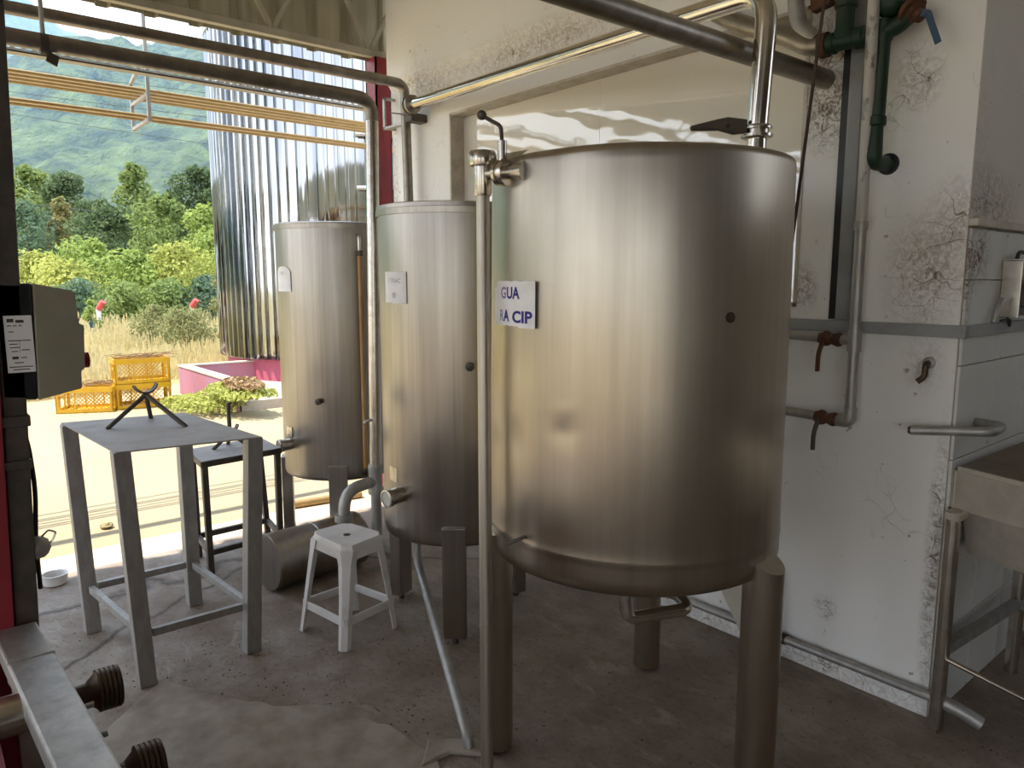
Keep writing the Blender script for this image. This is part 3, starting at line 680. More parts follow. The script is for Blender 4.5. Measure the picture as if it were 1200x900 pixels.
# bright product pipe from the wall valve to the big tank
A = Vector((-4.02, 2.535, 2.585)); B = Vector((-1.315, 2.105, 2.385))
t = thing('transfer_pipe', 'shiny steel pipe running along the wall and down into the big tank', 'pipe', (B.x, B.y, 1.87))
obj('pipe', G().tube([A, B, (-1.335, 2.105, 1.99)], .0325, .105, 22), M['bright_pipe'], t)
obj('lower_pipe', G().cyl((-1.335, 2.105, 1.97), (-1.335, 2.105, 1.875), .030, 20), M['bright_pipe'], t)
obj('base_collar', G().cyl((-1.335, 2.105, 1.868), (-1.335, 2.105, 1.895), .042, 24), M['steel_pipe'], t)
bv = obj('butterfly_valve', G().axial((-1.335, 2.105, 1.995), (-1.335, 2.105, 1.955), [(0, .040), (.006, .046), (.012, .046), (.013, .036), (.027, .036), (.028, .048), (.036, .048), (.04, .040)], 28), M['steel_pipe'], t)
cdir = Vector((-.70, -.58, 0)).normalized(); hb = Vector((-1.335, 2.105, 1.99)) + Vector((-.02, -.045, 0)); hl = Vector((-.64, -.77, 0)).normalized()
obj('handle', G().prism([(-.01, -.020), (.03, -.024), (.075, -.012), (.16, -.013), (.165, .0), (.085, .020), (.05, .027), (-.01, .020)], lambda u, v, k: hb + hl * u + Vector((0, 0, v)) + Vector((.77, -.64, 0)) * (k - .5) * .022), M['dark_iron'], bv, smooth=0, bevel=.004)
obj('handle_pin', G().cyl(hb + hl * .05 + Vector((.77, -.64, 0)) * .014, hb + hl * .05 + Vector((.77, -.64, 0)) * .004, .006, 10), M['black'], bv)
ua = (A - B).normalized()
obj('union', G().axial(A + ua * .02, A - ua * .06, [(0, .035), (.012, .058), (.03, .060), (.034, .046), (.05, .046), (.052, .056), (.068, .054), (.08, .036)], 24), M['dark_pipe'], t)
# pipe bracket with lever at the wall end
br = thing('pipe_bracket', 'flat-bar bracket with a dark lever clasping the pipe at the wall end', 'bracket', (-4.2, 2.60, 2.5))
obj('arm', G().box(-4.40, -4.375, 2.56, 2.572, 2.50, 2.70).box(-4.40, -4.375, 2.56, WY, 2.50, 2.515).box(-4.40, -4.375, 2.56, WY, 2.685, 2.70), M['galv'], br, smooth=0, bevel=.002)
obj('arm', G().box(-4.40, -4.05, 2.56, 2.60, 2.497, 2.512), M['galv'], br, smooth=0, bevel=.002)
obj('clamp_block', G().box(-4.08, -4.0, 2.53, WY, 2.49, 2.54), M['dark_iron'], br, smooth=0, bevel=.006)
obj('lever', G().bar((-4.20, 2.50, 2.565), (-4.02, 2.53, 2.525), .010, .008), M['dark_iron'], br, smooth=0)
# thick dull pipe that comes through the air into the wall
t = pipe_thing('wall_pipe', 'thick dull pipe running overhead and into the white wall', 'pipe', [(-1.50, -4.9, 2.245), (-1.425, 1.489, 2.236), (-1.405, WY + .05, 2.235)], .034, M['dark_pipe'], 0, n=24)
# copper coloured bundle outside the fascia
for i, (X, Z) in enumerate([(-5.62, 2.800), (-5.72, 2.800), (-5.82, 2.800), (-5.92, 2.800)]):
    tag(obj('bundle_pipe', G().cyl((X, -9, Z), (X, 7, Z), .0125, 10), M['brass_pipe']),
        ('copper-toned pipe, nearest of the upper four outside', 'copper-toned pipe, second of the upper four outside', 'copper-toned pipe, third of the upper four outside', 'copper-toned pipe, outermost of the upper four outside')[i], 'pipe', 'copper pipes on the outdoor hanger')
for i, (X, Z) in enumerate([(-5.64, 2.632), (-5.76, 2.632)]):
    tag(obj('bundle_pipe', G().cyl((X, -9, Z), (X, 7, Z), .0125, 10), M['brass_pipe']),
        ('copper-toned pipe, nearer of the lower pair outside', 'copper-toned pipe, outer of the lower pair outside')[i], 'pipe', 'copper pipes on the outdoor hanger')
hg = thing('pipe_hanger', 'hanging steel frame that carries the copper-toned pipes', 'hanger', (-5.55, 1.42, 2.6))
obj('rod', G().bar((-5.56, 1.43, 3.5), (-5.56, 1.43, 2.585), .022, .022, (1, 0, 0)), M['galv'], hg, smooth=0)
obj('rod', G().bar((-6.0, 1.43, 2.92), (-6.0, 1.43, 2.585), .022, .022, (1, 0, 0)), M['galv'], hg, smooth=0)
obj('crossbar', G().bar((-6.0, 1.43, 2.60), (-5.56, 1.43, 2.60), .022, .02), M['galv'], hg, smooth=0)
obj('crossbar', G().bar((-6.0, 1.43, 2.765), (-5.56, 1.43, 2.765), .022, .02), M['galv'], hg, smooth=0)
obj('crossbar', G().bar((-6.0, 1.43, 2.91), (-5.56, 1.43, 3.02), .022, .02), M['galv'], hg, smooth=0)
obj('arm', G().bar((-5.58, 1.43, 3.49), (FX, 1.43, 3.49), .025, .03), M['galv'], hg, smooth=0)
tr = thing('cable_tray', 'perforated metal cable tray running beside the copper-toned pipes outside', 'cable tray', (-5.26, 0, 2.83))
obj('channel', G().box(-5.30, -5.22, -9, 7, 2.815, 2.822).box(-5.225, -5.22, -9, 7, 2.815, 2.835), M['galv'], tr, smooth=0)
obj('top_rail', G().box(-5.225, -5.22, -9, 7, 2.862, 2.868), M['galv'], tr, smooth=0)
rg = G(); yy = -9
while yy < 7: rg.box(-5.225, -5.22, yy, yy + .022, 2.835, 2.862); yy += .055
obj('rungs', rg, M['galv'], tr, smooth=0, kind='stuff')
obj('support_arm', G().bar((FX, -1.0, 3.3), (-5.26, -1.0, 2.82), .02, .02), M['galv'], tr, smooth=0)

# ------------------------------------------------------------------ wall fittings
gx = thing('green_pipework', 'green painted pipe tee and drop with a blue valve lever', 'pipework', (-1.18, 2.56, 1.9))
gp = M['green_paint']
obj('tee', G().axial((-1.365, 2.56, 2.328), (-1.16, 2.56, 2.322), [(0, .034), (.03, .036), (.035, .030), (.10, .030), (.105, .035), (.13, .035), (.135, .030), (.205, .030)], 20), gp, gx)
obj('riser', G().axial((-1.305, 2.56, 2.33), (-1.305, 2.56, 2.75), [(0, .034), (.03, .034), (.04, .030), (.10, .030), (.105, .036), (.13, .036), (.135, .029), (.42, .029)], 20), gp, gx)
obj('tee_flange', G().cyl((-1.385, 2.56, 2.328), (-1.36, 2.56, 2.328), .042, 20), M['rust'], gx)
obj('drop', G().axial((-1.175, 2.56, 2.36), (-1.178, 2.56, 1.93), [(0, .030), (.06, .032), (.07, .026), (.30, .026), (.305, .031), (.33, .031), (.335, .024), (.43, .026)], 20), gp, gx)
obj('wall_elbow', G().tube([(-1.178, 2.56, 1.96), (-1.178, 2.56, 1.912), (-1.165, WY + .02, 1.912)], .026, .03, 16), gp, gx)
obj('valve_ball', G().ball((-1.15, 2.55, 2.405), .048), gp, gx)
obj('branch', G().tube([(-1.175, 2.56, 2.32), (-1.12, 2.56, 2.335), (-1.075, 2.55, 2.37)], .028, .04, 14), gp, gx)
obj('rusty_flange', G().axial((-1.10, 2.555, 2.38), (-1.05, 2.545, 2.335), [(0, .03), (.012, .030), (.014, .046), (.028, .046), (.030, .030), (.046, .030), (.048, .022), (.066, .02)], 12), M['rust'], gx)
lv = obj('valve_lever', G().add([], []).bar((-1.065, 2.535, 2.352), (-1.028, 2.535, 2.338), .005, .022, (0, 0, 1)).bar((-1.03, 2.535, 2.342), (-.992, 2.535, 2.242), .005, .020, (1, 0, 0)), M['blue'], gx, smooth=0, bevel=.002)
obj('rust_block', G().obox((-1.385, 2.55, 2.475), (.035, 0, .006), (0, .02, 0), (-.004, 0, .028)), M['rust'], gx, smooth=0, bevel=.006)
obj('hole_ring', G().axial((-1.165, WY - .004, 1.912), (-1.165, WY + .01, 1.912), [(0, .036), (.014, .038)], 20), M['black'], gx)
t = thing('steam_pipe', 'dull silver pipe with an upturned branch ending at the green tee', 'pipe', (-1.6, 2.56, 2.4))
obj('pipe', G().tube([(-1.90, 2.60, 2.60), (-1.72, 2.57, 2.485), (-1.50, 2.56, 2.385), (-1.43, 2.56, 2.335), (-1.36, 2.56, 2.33)], .034, .07, 18), M['dark_pipe'], t)
obj('branch', G().tube([(-1.405, 2.56, 2.352), (-1.475, 2.56, 2.41), (-1.495, 2.56, 2.53), (-1.495, 2.56, 2.75)], .029, .06, 16), M['galv'], t)
tag(obj('cord', G().tube([(-1.205, 2.30, 2.80), (-1.245, 2.30, 2.36), (-1.316, 2.30, 1.56), (-1.325, 2.30, 1.46)], .0055, .1, 8), M['rod']), 'thin dark brown cord hanging in front of the wall beside the big tank', 'cord')
t = thing('wall_channel', 'vertical grey wall channel with a black slot beside the drop pipe', 'channel', (-1.29, WY, 1.38))
obj('slot', G().box(-1.338, -1.302, WY - .012, WY, 1.378, 3.70), M['black'], t, smooth=0)
obj('profile', G().box(-1.302, -1.262, WY - .022, WY, 1.378, 3.70).box(-1.312, -1.302, WY - .016, WY, 1.378, 3.70), M['grey_rail'], t, smooth=0, bevel=.002)
rl = thing('wall_rail', 'grey steel angle rail fixed along the white wall and round its corner', 'rail', (-1.2, WY, 1.35))
obj('long_leg', G().box(-4.0, CX + .028, WY - .026, WY, 1.333, 1.374), M['grey_rail'], rl, smooth=0, bevel=.002)
obj('return_leg', G().box(CX + .013, CX + .03, WY + .003, 4.4, 1.335, 1.374), M['grey_rail'], rl, smooth=0, bevel=.002)
dpp = thing('drop_pipe', 'chipped white drop pipe on the wall with two rusty cocks', 'pipe', (-1.21, 2.57, 1.0))
obj('upper_pipe', G().cyl((-1.171, 2.47, 2.75), (-1.212, 2.575, 1.70), .0185, 16), M['white_rust_pipe'], dpp)
obj('coupling', G().cyl((-1.212, 2.575, 1.72), (-1.212, 2.575, 1.69), .0225, 16), M['galv'], dpp)
obj('lower_pipe', G().tube([(-1.212, 2.575, 1.70), (-1.208, 2.575, 1.02), (-1.275, 2.575, 1.018)], .0185, .03, 16), M['galv'], dpp)
obj('tee', G().cyl((-1.209, 2.575, 1.345), (-1.209, 2.575, 1.27), .0235, 16), M['galv'], dpp)
obj('elbow', G().tube([(-1.208, 2.575, 1.07), (-1.208, 2.575, 1.018), (-1.25, 2.575, 1.018)], .0225, .025, 14), M['galv'], dpp)
for z, s in ((1.308, 0), (1.018, -.002)):
    bp = obj('branch_pipe', G().cyl((-1.21, 2.575, z), (-1.80, 2.575, z + .02 + s), .0175, 14), M['galv'], dpp)
    ck = obj('rusty_cock', G().axial((-1.255, 2.575, z), (-1.335, 2.575, z + .003), [(0, .022), (.01, .026), (.02, .024), (.035, .018), (.05, .027), (.062, .028), (.068, .022), (.08, .02)], 12), M['rust'], dpp)
    obj('cock_handle', G().tube([(-1.31, 2.55, z), (-1.318, 2.535, z - .05), (-1.318, 2.535, z - .115)], .0085, .03, 10), M['dark_iron'] if z < 1.1 else M['rust'], ck)
hk = thing('wall_hook', 'small rusty hook stub sticking out of the white wall', 'hook', (-.985, WY, 1.22))
obj('plate', G().axial((-.985, WY, 1.245), (-.985, WY - .012, 1.245), [(0, .02), (.008, .02), (.012, .014)], 14), M['galv'], hk)
obj('hook', G().tube([(-.985, WY, 1.245), (-.983, WY - .035, 1.243), (-.984, WY - .035, 1.20), (-1.002, WY - .045, 1.182)], .010, .012, 10), M['thread'], hk)
sbp = thing('stub_pipe', 'short grey-green pipe poking past the wall corner above the trough', 'pipe', (-.88, 2.83, 1.03))
obj('pipe', G().tube([(-1.0, 2.572, 1.022), (-.785, 2.659, 1.038), (-.80, 2.80, 1.035), (-.892, 2.83, 1.032)], .0165, .035, 14), M['galv'], sbp)
obj('thread', G().axial((-1.008, 2.569, 1.0215), (-.98, 2.580, 1.0225), [(0, .009), (.004, .013), (.03, .0135)], 14), M['thread'], sbp)
lp = thing('floor_pipe', 'grey pipe running low along the foot of the white wall', 'pipe', (-1.2, 2.6, .08))
obj('pipe', G().tube([(-2.3, 2.61, .088), (-.86, 2.61, .10)], .0165, 0, 14), M['galv'], lp)
obj('coupling', G().axial((-1.50, 2.61, .095), (-1.42, 2.61, .096), [(0, .022), (.02, .023), (.025, .02), (.06, .02), (.065, .023), (.08, .022)], 14), M['thread'], lp)
obj('outlet', G().tube([(-.87, 2.61, .10), (-.80, 2.62, .09), (-.735, 2.64, .06)], .024, .03, 14), M['galv'], lp)
tag(obj('leaning_board', G().prism([(-1.735, .23), (-1.55, .02), (-1.50, .0), (-1.46, .0), (-1.46, .37), (-1.735, .37)], lambda u, v, k: (u, 2.545 + v * .23 + k * .012, v)), M['board'], smooth=0), 'pale board leaning on the foot of the wall behind the big tank', 'board')
# switch device on the tiled return wall
dv = thing('wall_device', 'open metal junction box with dark switchgear hung on the tiled wall', 'junction box', (-.87, 3.1, 1.37))
obj('case', G().box(CX + .014, CX + .075, 2.955, 2.962, 1.39, 1.585).box(CX + .014, CX + .075, 3.20, 3.207, 1.39, 1.60).box(CX + .014, CX + .018, 2.955, 3.207, 1.39, 1.59).box(CX + .014, CX + .075, 2.955, 3.207, 1.585, 1.592), M['steel_pipe'], dv, smooth=0, bevel=.002)
obj('switchgear', G().box(CX + .018, CX + .062, 3.01, 3.19, 1.43, 1.52).box(CX + .018, CX + .055, 3.02, 3.18, 1.395, 1.425), M['black'], dv, smooth=0, bevel=.004)
obj('dial', G().cyl((CX + .062, 3.075, 1.49), (CX + .07, 3.075, 1.49), .016, 16), M['galv'], dv)
obj('cable', G().tube([(CX + .05, 2.965, 1.575), (CX + .05, 2.985, 1.615), (CX + .05, 3.08, 1.615), (CX + .05, 3.12, 1.57), (CX + .05, 3.13, 1.45)], .007, .04, 8), M['wire'], dv)
obj('cable', G().tube([(CX + .03, 2.99, 1.40), (CX + .035, 3.02, 1.35), (CX + .04, 3.0, 1.385), (CX + .04, 2.90, 1.382)], .004, .03, 6), M['wire'], dv)
tag(obj('cable_stub', G().tube([(CX + .03, 2.86, 1.376), (CX + .035, 2.875, 1.42), (CX + .04, 2.905, 1.455)], .009, .02, 8), M['galv']), 'bent stub of grey cable standing on the rail by the junction box', 'cable')

# ------------------------------------------------------------------ steel trough at the right edge
tg = thing('trough_table', 'steel trough on a tubular frame at the right edge', 'trough', (-.5, 2.9, 0))
e0 = Vector((-.875, 2.67, 0)); ex = Vector((.955, -.296, 0)); ey = Vector((0.02, 1, 0))
def tpt(u, v, z): return e0 + ex * u + ey * v + Vector((0, 0, z))
def tbox(u0, u1, v0, v1, z0, z1): return G().add([tpt(u, v, z) for z in (z0, z1) for v in (v0, v1) for u in (u0, u1)], [(0, 2, 3, 1), (4, 5, 7, 6), (0, 1, 5, 4), (2, 6, 7, 3), (0, 4, 6, 2), (1, 3, 7, 5)])
obj('top', tbox(0.0, 1.1, .0, .62, .885, .905), M['brown_top'], tg, smooth=0)
obj('edge_strip', tbox(-.002, 1.1, -.012, .0, .885, .907), M['board'], tg, smooth=0)
obj('apron', tbox(-.03, 1.1, -.022, -.012, .765, .893), M['steel_box'], tg, smooth=0, bevel=.002)
obj('side_apron', tbox(-.03, -.018, -.022, .05, .765, .893), M['steel_box'], tg, smooth=0, bevel=.002)
obj('fold', tbox(-.006, -.001, -.026, -.022, .765, .893), M['steel_box'], tg, smooth=0, bevel=.001)
obj('basin', G().add([tpt(u, v, z) for u, v, z in ((.012, .01, .765), (1.1, .01, .765), (1.1, .58, .765), (.012, .58, .765), (.03, .05, .60), (1.1, .05, .60), (1.1, .54, .60), (.03, .54, .60))], [(3, 2, 1, 0), (4, 5, 6, 7), (0, 1, 5, 4), (1, 2, 6, 5), (2, 3, 7, 6), (3, 0, 4, 7)]), M['steel_box'], tg, smooth=0, bevel=.006)
for u, v in ((.02, -.065), (1.0, -.065), (.05, .57), (1.0, .57)):
    p = tpt(u, v, 0); obj('leg', G().cyl((p.x, p.y, 0), (p.x, p.y, .77 if v < 0 else .62), .024, 16), M['steel_pipe'], tg)
obj('rail', G().bar(tpt(.02, -.065, .285), tpt(.05, .57, .285), .03, .035), M['table_steel'], tg, smooth=0)
obj('rail', G().bar(tpt(.05, .57, .285), tpt(1.0, .57, .285), .03, .035), M['table_steel'], tg, smooth=0)
obj('rod', G().cyl(tpt(.02, -.065, .262), tpt(1.0, -.065, .262), .009, 10), M['steel_pipe'], tg)
obj('wall_post', G().box(-.895, -.875, 2.652, 2.685, 0, .76), M['dark_iron'], tg, smooth=0)
obj('top_bracket', tbox(-.002, .05, -.09, -.01, .745, .768), M['steel_box'], tg, smooth=0)

# ================================================================== STANDS, STOOL, FLOOR OBJECTS
def stand(label, foot, top, ztop, wleg, wtop, rails, matleg, overhang=.0, rim=False):
    """four-legged stand: foot/top = 4 xy corners in ring order"""
    cx = sum(p[0] for p in foot) / 4; cy = sum(p[1] for p in foot) / 4
    t = thing('welded_stand', label, 'stand', (cx, cy, 0), 'welded steel stands')
    tg_ = G().prism(top, lambda u, v, k: (u, v, ztop - wtop + wtop * k)); obj('top', tg_, M['table_top'], t, smooth=0, bevel=.002)
    if rim:
        for i in range(4):
            a, b = top[i], top[(i + 1) % 4]; obj('apron', G().bar((*a, ztop - wtop - .014), (*b, ztop - wtop - .014), .006, .028), matleg, t, smooth=0)
    tc = Vector((sum(p[0] for p in top) / 4, sum(p[1] for p in top) / 4, 0))
    for f, q in zip(foot, top):
        qv = Vector((q[0], q[1], 0)); qv = qv + (tc - qv).normalized() * (wleg * .72)
        ax, ay = Vector((wleg / 2, 0, 0)), Vector((0, wleg / 2, 0))
        p0 = Vector((f[0], f[1], 0)); p1 = Vector((qv.x, qv.y, ztop - wtop))
        vs = [p + ax * i + ay * j for p in (p0, p1) for j in (-1, 1) for i in (-1, 1)]
        obj('leg', G().add(vs, [(0, 2, 3, 1), (4, 5, 7, 6), (0, 1, 5, 4), (2, 6, 7, 3), (0, 4, 6, 2), (1, 3, 7, 5)]), matleg, t, smooth=0, bevel=.003)
    for i in range(4):
        if rails:
            a, b = Vector((*foot[i], rails)), Vector((*foot[(i + 1) % 4], rails)); d_ = (b - a).normalized() * wleg * .5
            obj('stretcher', G().bar(a + d_, b - d_, .022, .030), matleg, t, smooth=0, bevel=.002)
    return t
def tripod_rest(label, feet, apex, zb, arms, rod=None):
    t = thing('tripod_rest', label, 'rest', (apex[0], apex[1], zb), 'tripod rests on the stands')
    ap = Vector(apex)
    for f in feet: obj('leg', G().cyl((f[0], f[1], zb), ap, .0095, 10), M['dark_iron'], t)
    cr = []
    for k in range(9):
        a = R(200 + 140 * k / 8); cr.append(ap + Vector((-.25, .97, 0)) * (.052 * math.cos(a)) + Vector((0, 0, .055 + .052 * math.sin(a))))
    g = G(); w = Vector((.97, .25, 0)) * .014
    vs = [p + s * w + Vector((0, 0, h)) for p in cr for h in (0, .008) for s in (-1, 1)]
    fs = []
    for k in range(8):
        b = 4 * k; fs += [(b, b + 1, b + 5, b + 4), (b + 2, b + 6, b + 7, b + 3), (b, b + 4, b + 6, b + 2), (b + 1, b + 3, b + 7, b + 5)]
    fs += [(0, 2, 3, 1), (32, 33, 35, 34)]
    obj('cradle', g.add(vs, fs), M['dark_iron'], t)
    if rod: obj('upright', G().cyl(ap, ap + Vector((0, 0, rod)), .011, 10), M['dark_iron'], t)
    return t
stand('taller grey steel stand with square legs, nearest, topped by a tripod rest', [(-2.885, .60), (-2.885, 1.0), (-3.50, .955), (-3.50, .53)], [(-2.90, .555), (-2.825, 1.065), (-3.58, .99), (-3.67, .50)], .905, .060, .006, .20, M['table_steel'])
tripod_rest('dark iron tripod rest with a curved cradle on the nearer, taller stand', [(-3.382, .623), (-3.531, .83), (-3.227, .893)], (-3.385, .782, 1.035), .905, 3)
stand('lower dark-legged steel stand behind the taller one, out towards the yard', [(-3.80, 1.13), (-3.84, 1.52), (-4.12, 1.56), (-4.10, 1.16)], [(-3.72, 1.09), (-3.77, 1.52), (-4.11, 1.535), (-4.05, 1.12)], .625, .030, .004, .12, M['dark_iron'], rim=True)
tripod_rest('small dark tripod rest with a tall upright on the lower stand', [(-3.95, 1.22), (-3.90, 1.40), (-4.04, 1.33)], (-3.955, 1.315, .70), .625, 3, rod=.17)

# plastic stool
st = thing('plastic_stool', 'white plastic stool standing in front of the middle tank', 'stool', (-2.80, 1.40, 0))
feet = [(-2.628, 1.288), (-2.685, 1.575), (-2.965, 1.51), (-2.935, 1.235)]
tops = [(-2.635, 1.318), (-2.690, 1.522), (-2.925, 1.468), (-2.905, 1.285)]
ctr = Vector((sum(p[0] for p in tops) / 4, sum(p[1] for p in tops) / 4, 0))
def cutc(pts, f):
    o = []
    for i in range(4):
        p = Vector((*pts[i], 0)); a = Vector((*pts[i - 1], 0)); b = Vector((*pts[(i + 1) % 4], 0))
        o += [p + (a - p) * f, p + (b - p) * f]
    return o
g = G(); oc = cutc(tops, .14)
rings = []
for k, (sc_, z) in enumerate([(1.08, .378), (1.07, .408), (1.04, .432), (1.0, .440), (.55, .436), (.12, .434)]):
    rings.append([ctr + (p - ctr) * sc_ + Vector((0, 0, z)) for p in oc])
g.ring_strip(rings, cap0=False); obj('seat', g, M['white_plastic'], st, smooth=30)
obj('seat_hole', G().cyl((ctr.x, ctr.y, .4335), (ctr.x, ctr.y, .4350), .016, 16), M['black'], st)
for f, q in zip(feet, tops):
    fv = Vector((*f, 0)); qv = Vector((*q, .40)); qv = Vector((ctr.x + (q[0] - ctr.x) * .95, ctr.y + (q[1] - ctr.y) * .95, .42))
    out = Vector((f[0] - ctr.x, f[1] - ctr.y, 0)).normalized(); sd = Vector((-out.y, out.x, 0))
    rings = []
    for p, wd, dp in ((fv, .026, .016), (fv.lerp(qv, .5), .029, .018), (fv.lerp(qv, .85), .036, .022), (qv, .052, .03)):
        rings.append([p + sd * wd - out * dp, p + sd * wd * .5, p - sd * wd * .5, p - sd * wd - out * dp, p - sd * wd * .55 - out * dp * 1.3, p + sd * wd * .55 - out * dp * 1.3])
    obj('leg', G().ring_strip(rings), M['white_plastic'], st, smooth=30)
for i in range(4):
    a = Vector((*feet[i], 0)); b = Vector((*feet[(i + 1) % 4], 0)); qa = Vector((*tops[i], .4)); qb = Vector((*tops[(i + 1) % 4], .4))
    obj('stretcher', G().bar(a.lerp(qa, .30) + Vector((0, 0, .0)), b.lerp(qb, .30), .010, .036), M['white_plastic'], st, smooth=0, bevel=.003)

# cylinder lying on the floor
cy0 = Vector((-3.43, 1.285, .142)); cy1 = Vector((-3.475, 1.80, .142))
cl = thing('steel_drum', 'dull steel cylinder lying on the floor behind the stool', 'drum', (-3.45, 1.54, 0))
obj('body', G().axial(cy0, cy1, [(.0, .128), (.0, .140), (.012, .142), (.02, .138), (.25, .138), (.253, .141), (.262, .141), (.265, .138), (.50, .138), (.507, .142), (.517, .140), (.517, .12)], 48), M['tank_mid'], cl)
obj('end_disc', G().cyl(cy0 + Vector((0, .02, 0)), cy0 + Vector((0, .025, 0)), .134, 40), M['tank_mid'], cl)
# drain pipe from the middle tank to the front
dn = thing('drain_pipe', 'long thin drain pipe sloping from the middle tank to the floor in front', 'pipe', (-1.78, 1.30, 0))
obj('pipe', G().tube([(-2.705, 1.70, .42), (-2.68, 1.68, .30), (-2.62, 1.66, .245), (-1.83, 1.315, .075), (-1.785, 1.30, .05), (-1.775, 1.297, .0)], .0185, .05, 14), M['galv'], dn)
tag(obj('kerb_stub', G().add([(x, y, z) for z in (0, .018) for x, y in ((-1.80, 1.24), (-1.70, 1.335), (-1.80, 1.35), (-1.90, 1.22), (-1.80, 1.13))], [(4, 3, 2, 1, 0), (5, 6, 7, 8, 9), (0, 1, 6, 5), (1, 2, 7, 6), (2, 3, 8, 7), (3, 4, 9, 8), (4, 0, 5, 9)]), M['floor_patch'], smooth=0, bevel=.006), 'small concrete kerb where the drain pipe meets the floor', 'kerb')
# bowl, stones, loose rod
tag(obj('bowl', G().lathe(-4.19, .487, [(.03, .0), (.052, .004), (.056, .02), (.057, .046), (.0605, .050), (.061, .054), (.053, .054), (.050, .014), (.02, .008)], 36), M['white_post']), 'small pale bowl left on the floor at the edge of the sunlight', 'bowl')
rk = G()
rk.ball((-4.996, .877, .006), .038, 9, 6, .5)
rk.v = [(x + .012 * noise.noise((x * 40, y * 40, z * 40)), y + .012 * noise.noise((y * 40, z * 40, 3)), max(-.012, z + .016 * noise.noise((z * 40, x * 40, 7)))) for x, y, z in rk.v]
tag(obj('clod', rk, M['soil'], smooth=0), 'small clod of earth alone on the sunlit yard', 'clod')
tag(obj('offcut_pipe', G().cyl((-4.62, 1.90, .02), (-4.55, 2.40, .02), .028, 14), M['brass_pipe']), 'short offcut of pipe lying on the yard under the farthest tank', 'pipe')
# grit and leaf litter on the floor
vs = []; fs = []
def chip(x, y, s):
    a = random.random() * 6.28; o = len(vs); h = s * (.3 + .5 * random.random())
    for k in range(4):
        b = a + k * 1.57 + random.uniform(-.4, .4); vs.append((x + s * math.cos(b), y + s * math.sin(b) * .7, .001))
    vs.append((x + random.uniform(-.3, .3) * s, y, .001 + h)); fs.extend([(o, o + 1, o + 4), (o + 1, o + 2, o + 4), (o + 2, o + 3, o + 4), (o + 3, o, o + 4)])
for cx_, cy_, sx, sy, n_ in ((-2.85, .62, .12, .10, 90), (-3.05, .85, .22, .06, 120), (-2.55, .95, .25, .2, 130), (-2.2, 1.45, .25, .25, 170), (-3.48, .55, .1, .08, 50), (-1.9, 1.25, .2, .2, 120), (-2.9, 1.02, .1, .05, 60), (-1.6, 2.0, .6, .3, 90), (-3.2, 1.75, .35, .15, 150), (-2.6, 1.25, .5, .4, 110), (-1.1, 2.5, .4, .08, 90), (-2.0, .8, .3, .3, 70), (-2.1, 1.1, .12, .12, 90)):
    for _ in range(n_): chip(random.gauss(cx_, sx), min(2.61, random.gauss(cy_, sy)), random.choice((.0015, .002, .002, .003, .004, .006)))
tag(raw('grit', vs, fs, M['thread'], kind='stuff'), 'scattered dark grit and crumbs on the concrete floor', 'grit')

# ================================================================== THE YARD
# mirror silo
SX, SY, SR = -10.935, 5.503, 1.80
si = thing('silo', 'tall mirror-bright ribbed metal silo on a red base', 'silo', (SX, SY, 0))
g = G(); nrib = 84; lo = []; ring = []
for i in range(nrib):
    a0 = 2 * math.pi * i / nrib; w = 2 * math.pi / nrib
    for fr_, dr in ((0, 0), (.60, 0), (.68, .045), (.92, .045)):
        ring.append((a0 + w * fr_, SR + dr))
rings = [[Vector((SX + r * math.cos(a), SY + r * math.sin(a), z)) for a, r in ring] for z in (.41, 1.6, 2.8, 4.0, 5.0)]
g.ring_strip(rings); obj('shell', g, M['silo'], si, smooth=0)
obj('crown', G().lathe(SX, SY, [(SR + .02, 4.99), (SR + .05, 5.0), (SR + .05, 5.13), (SR - .02, 5.16), (.6, 5.55), (.1, 5.6)], 64), M['galv'], si)
obj('base', G().lathe(SX, SY, [(SR - .06, .0), (SR - .06, .44)], 48), M['base_red'], si, 20)
obj('base_niche', G().obox((SX + 1.10, SY - 1.36, .33), (.03, .025, 0), (.03, -.03, 0), (0, 0, .06)), M['black'], si, smooth=0)
for z in (2.05, 2.75, 3.45): # access rungs on the wall side of the silo
    obj('rung', G().cyl((SX + 1.78, SY - .60, z), (SX + 1.95, SY - .15, z + .02), .03, 8), M['galv'], si)
# low basin wall
lw = thing('basin_wall', 'low faded red basin wall round the foot of the silo', 'wall', (-10, 3.5, 0))
obj('near_side', G().box(-10.40, -8.55, 2.86, 2.98, -.012, .36), M['pink'], lw, smooth=0, bevel=.01)
obj('far_side', G().box(-10.52, -10.40, 2.86, 7.4, -.012, .36), M['pink'], lw, smooth=0, bevel=.01)
obj('lit_top_strip', G().box(-10.53, -8.54, 2.85, 2.99, .36, .378).box(-10.53, -10.39, 2.99, 7.4, .36, .378), M['apron'], lw, smooth=0)  # pale strip added on top, sunlight put into its colour
obj('basin_floor', G().box(-10.39, -8.56, 3.0, 7.4, -.012, .10), M['apron'], lw, smooth=0)

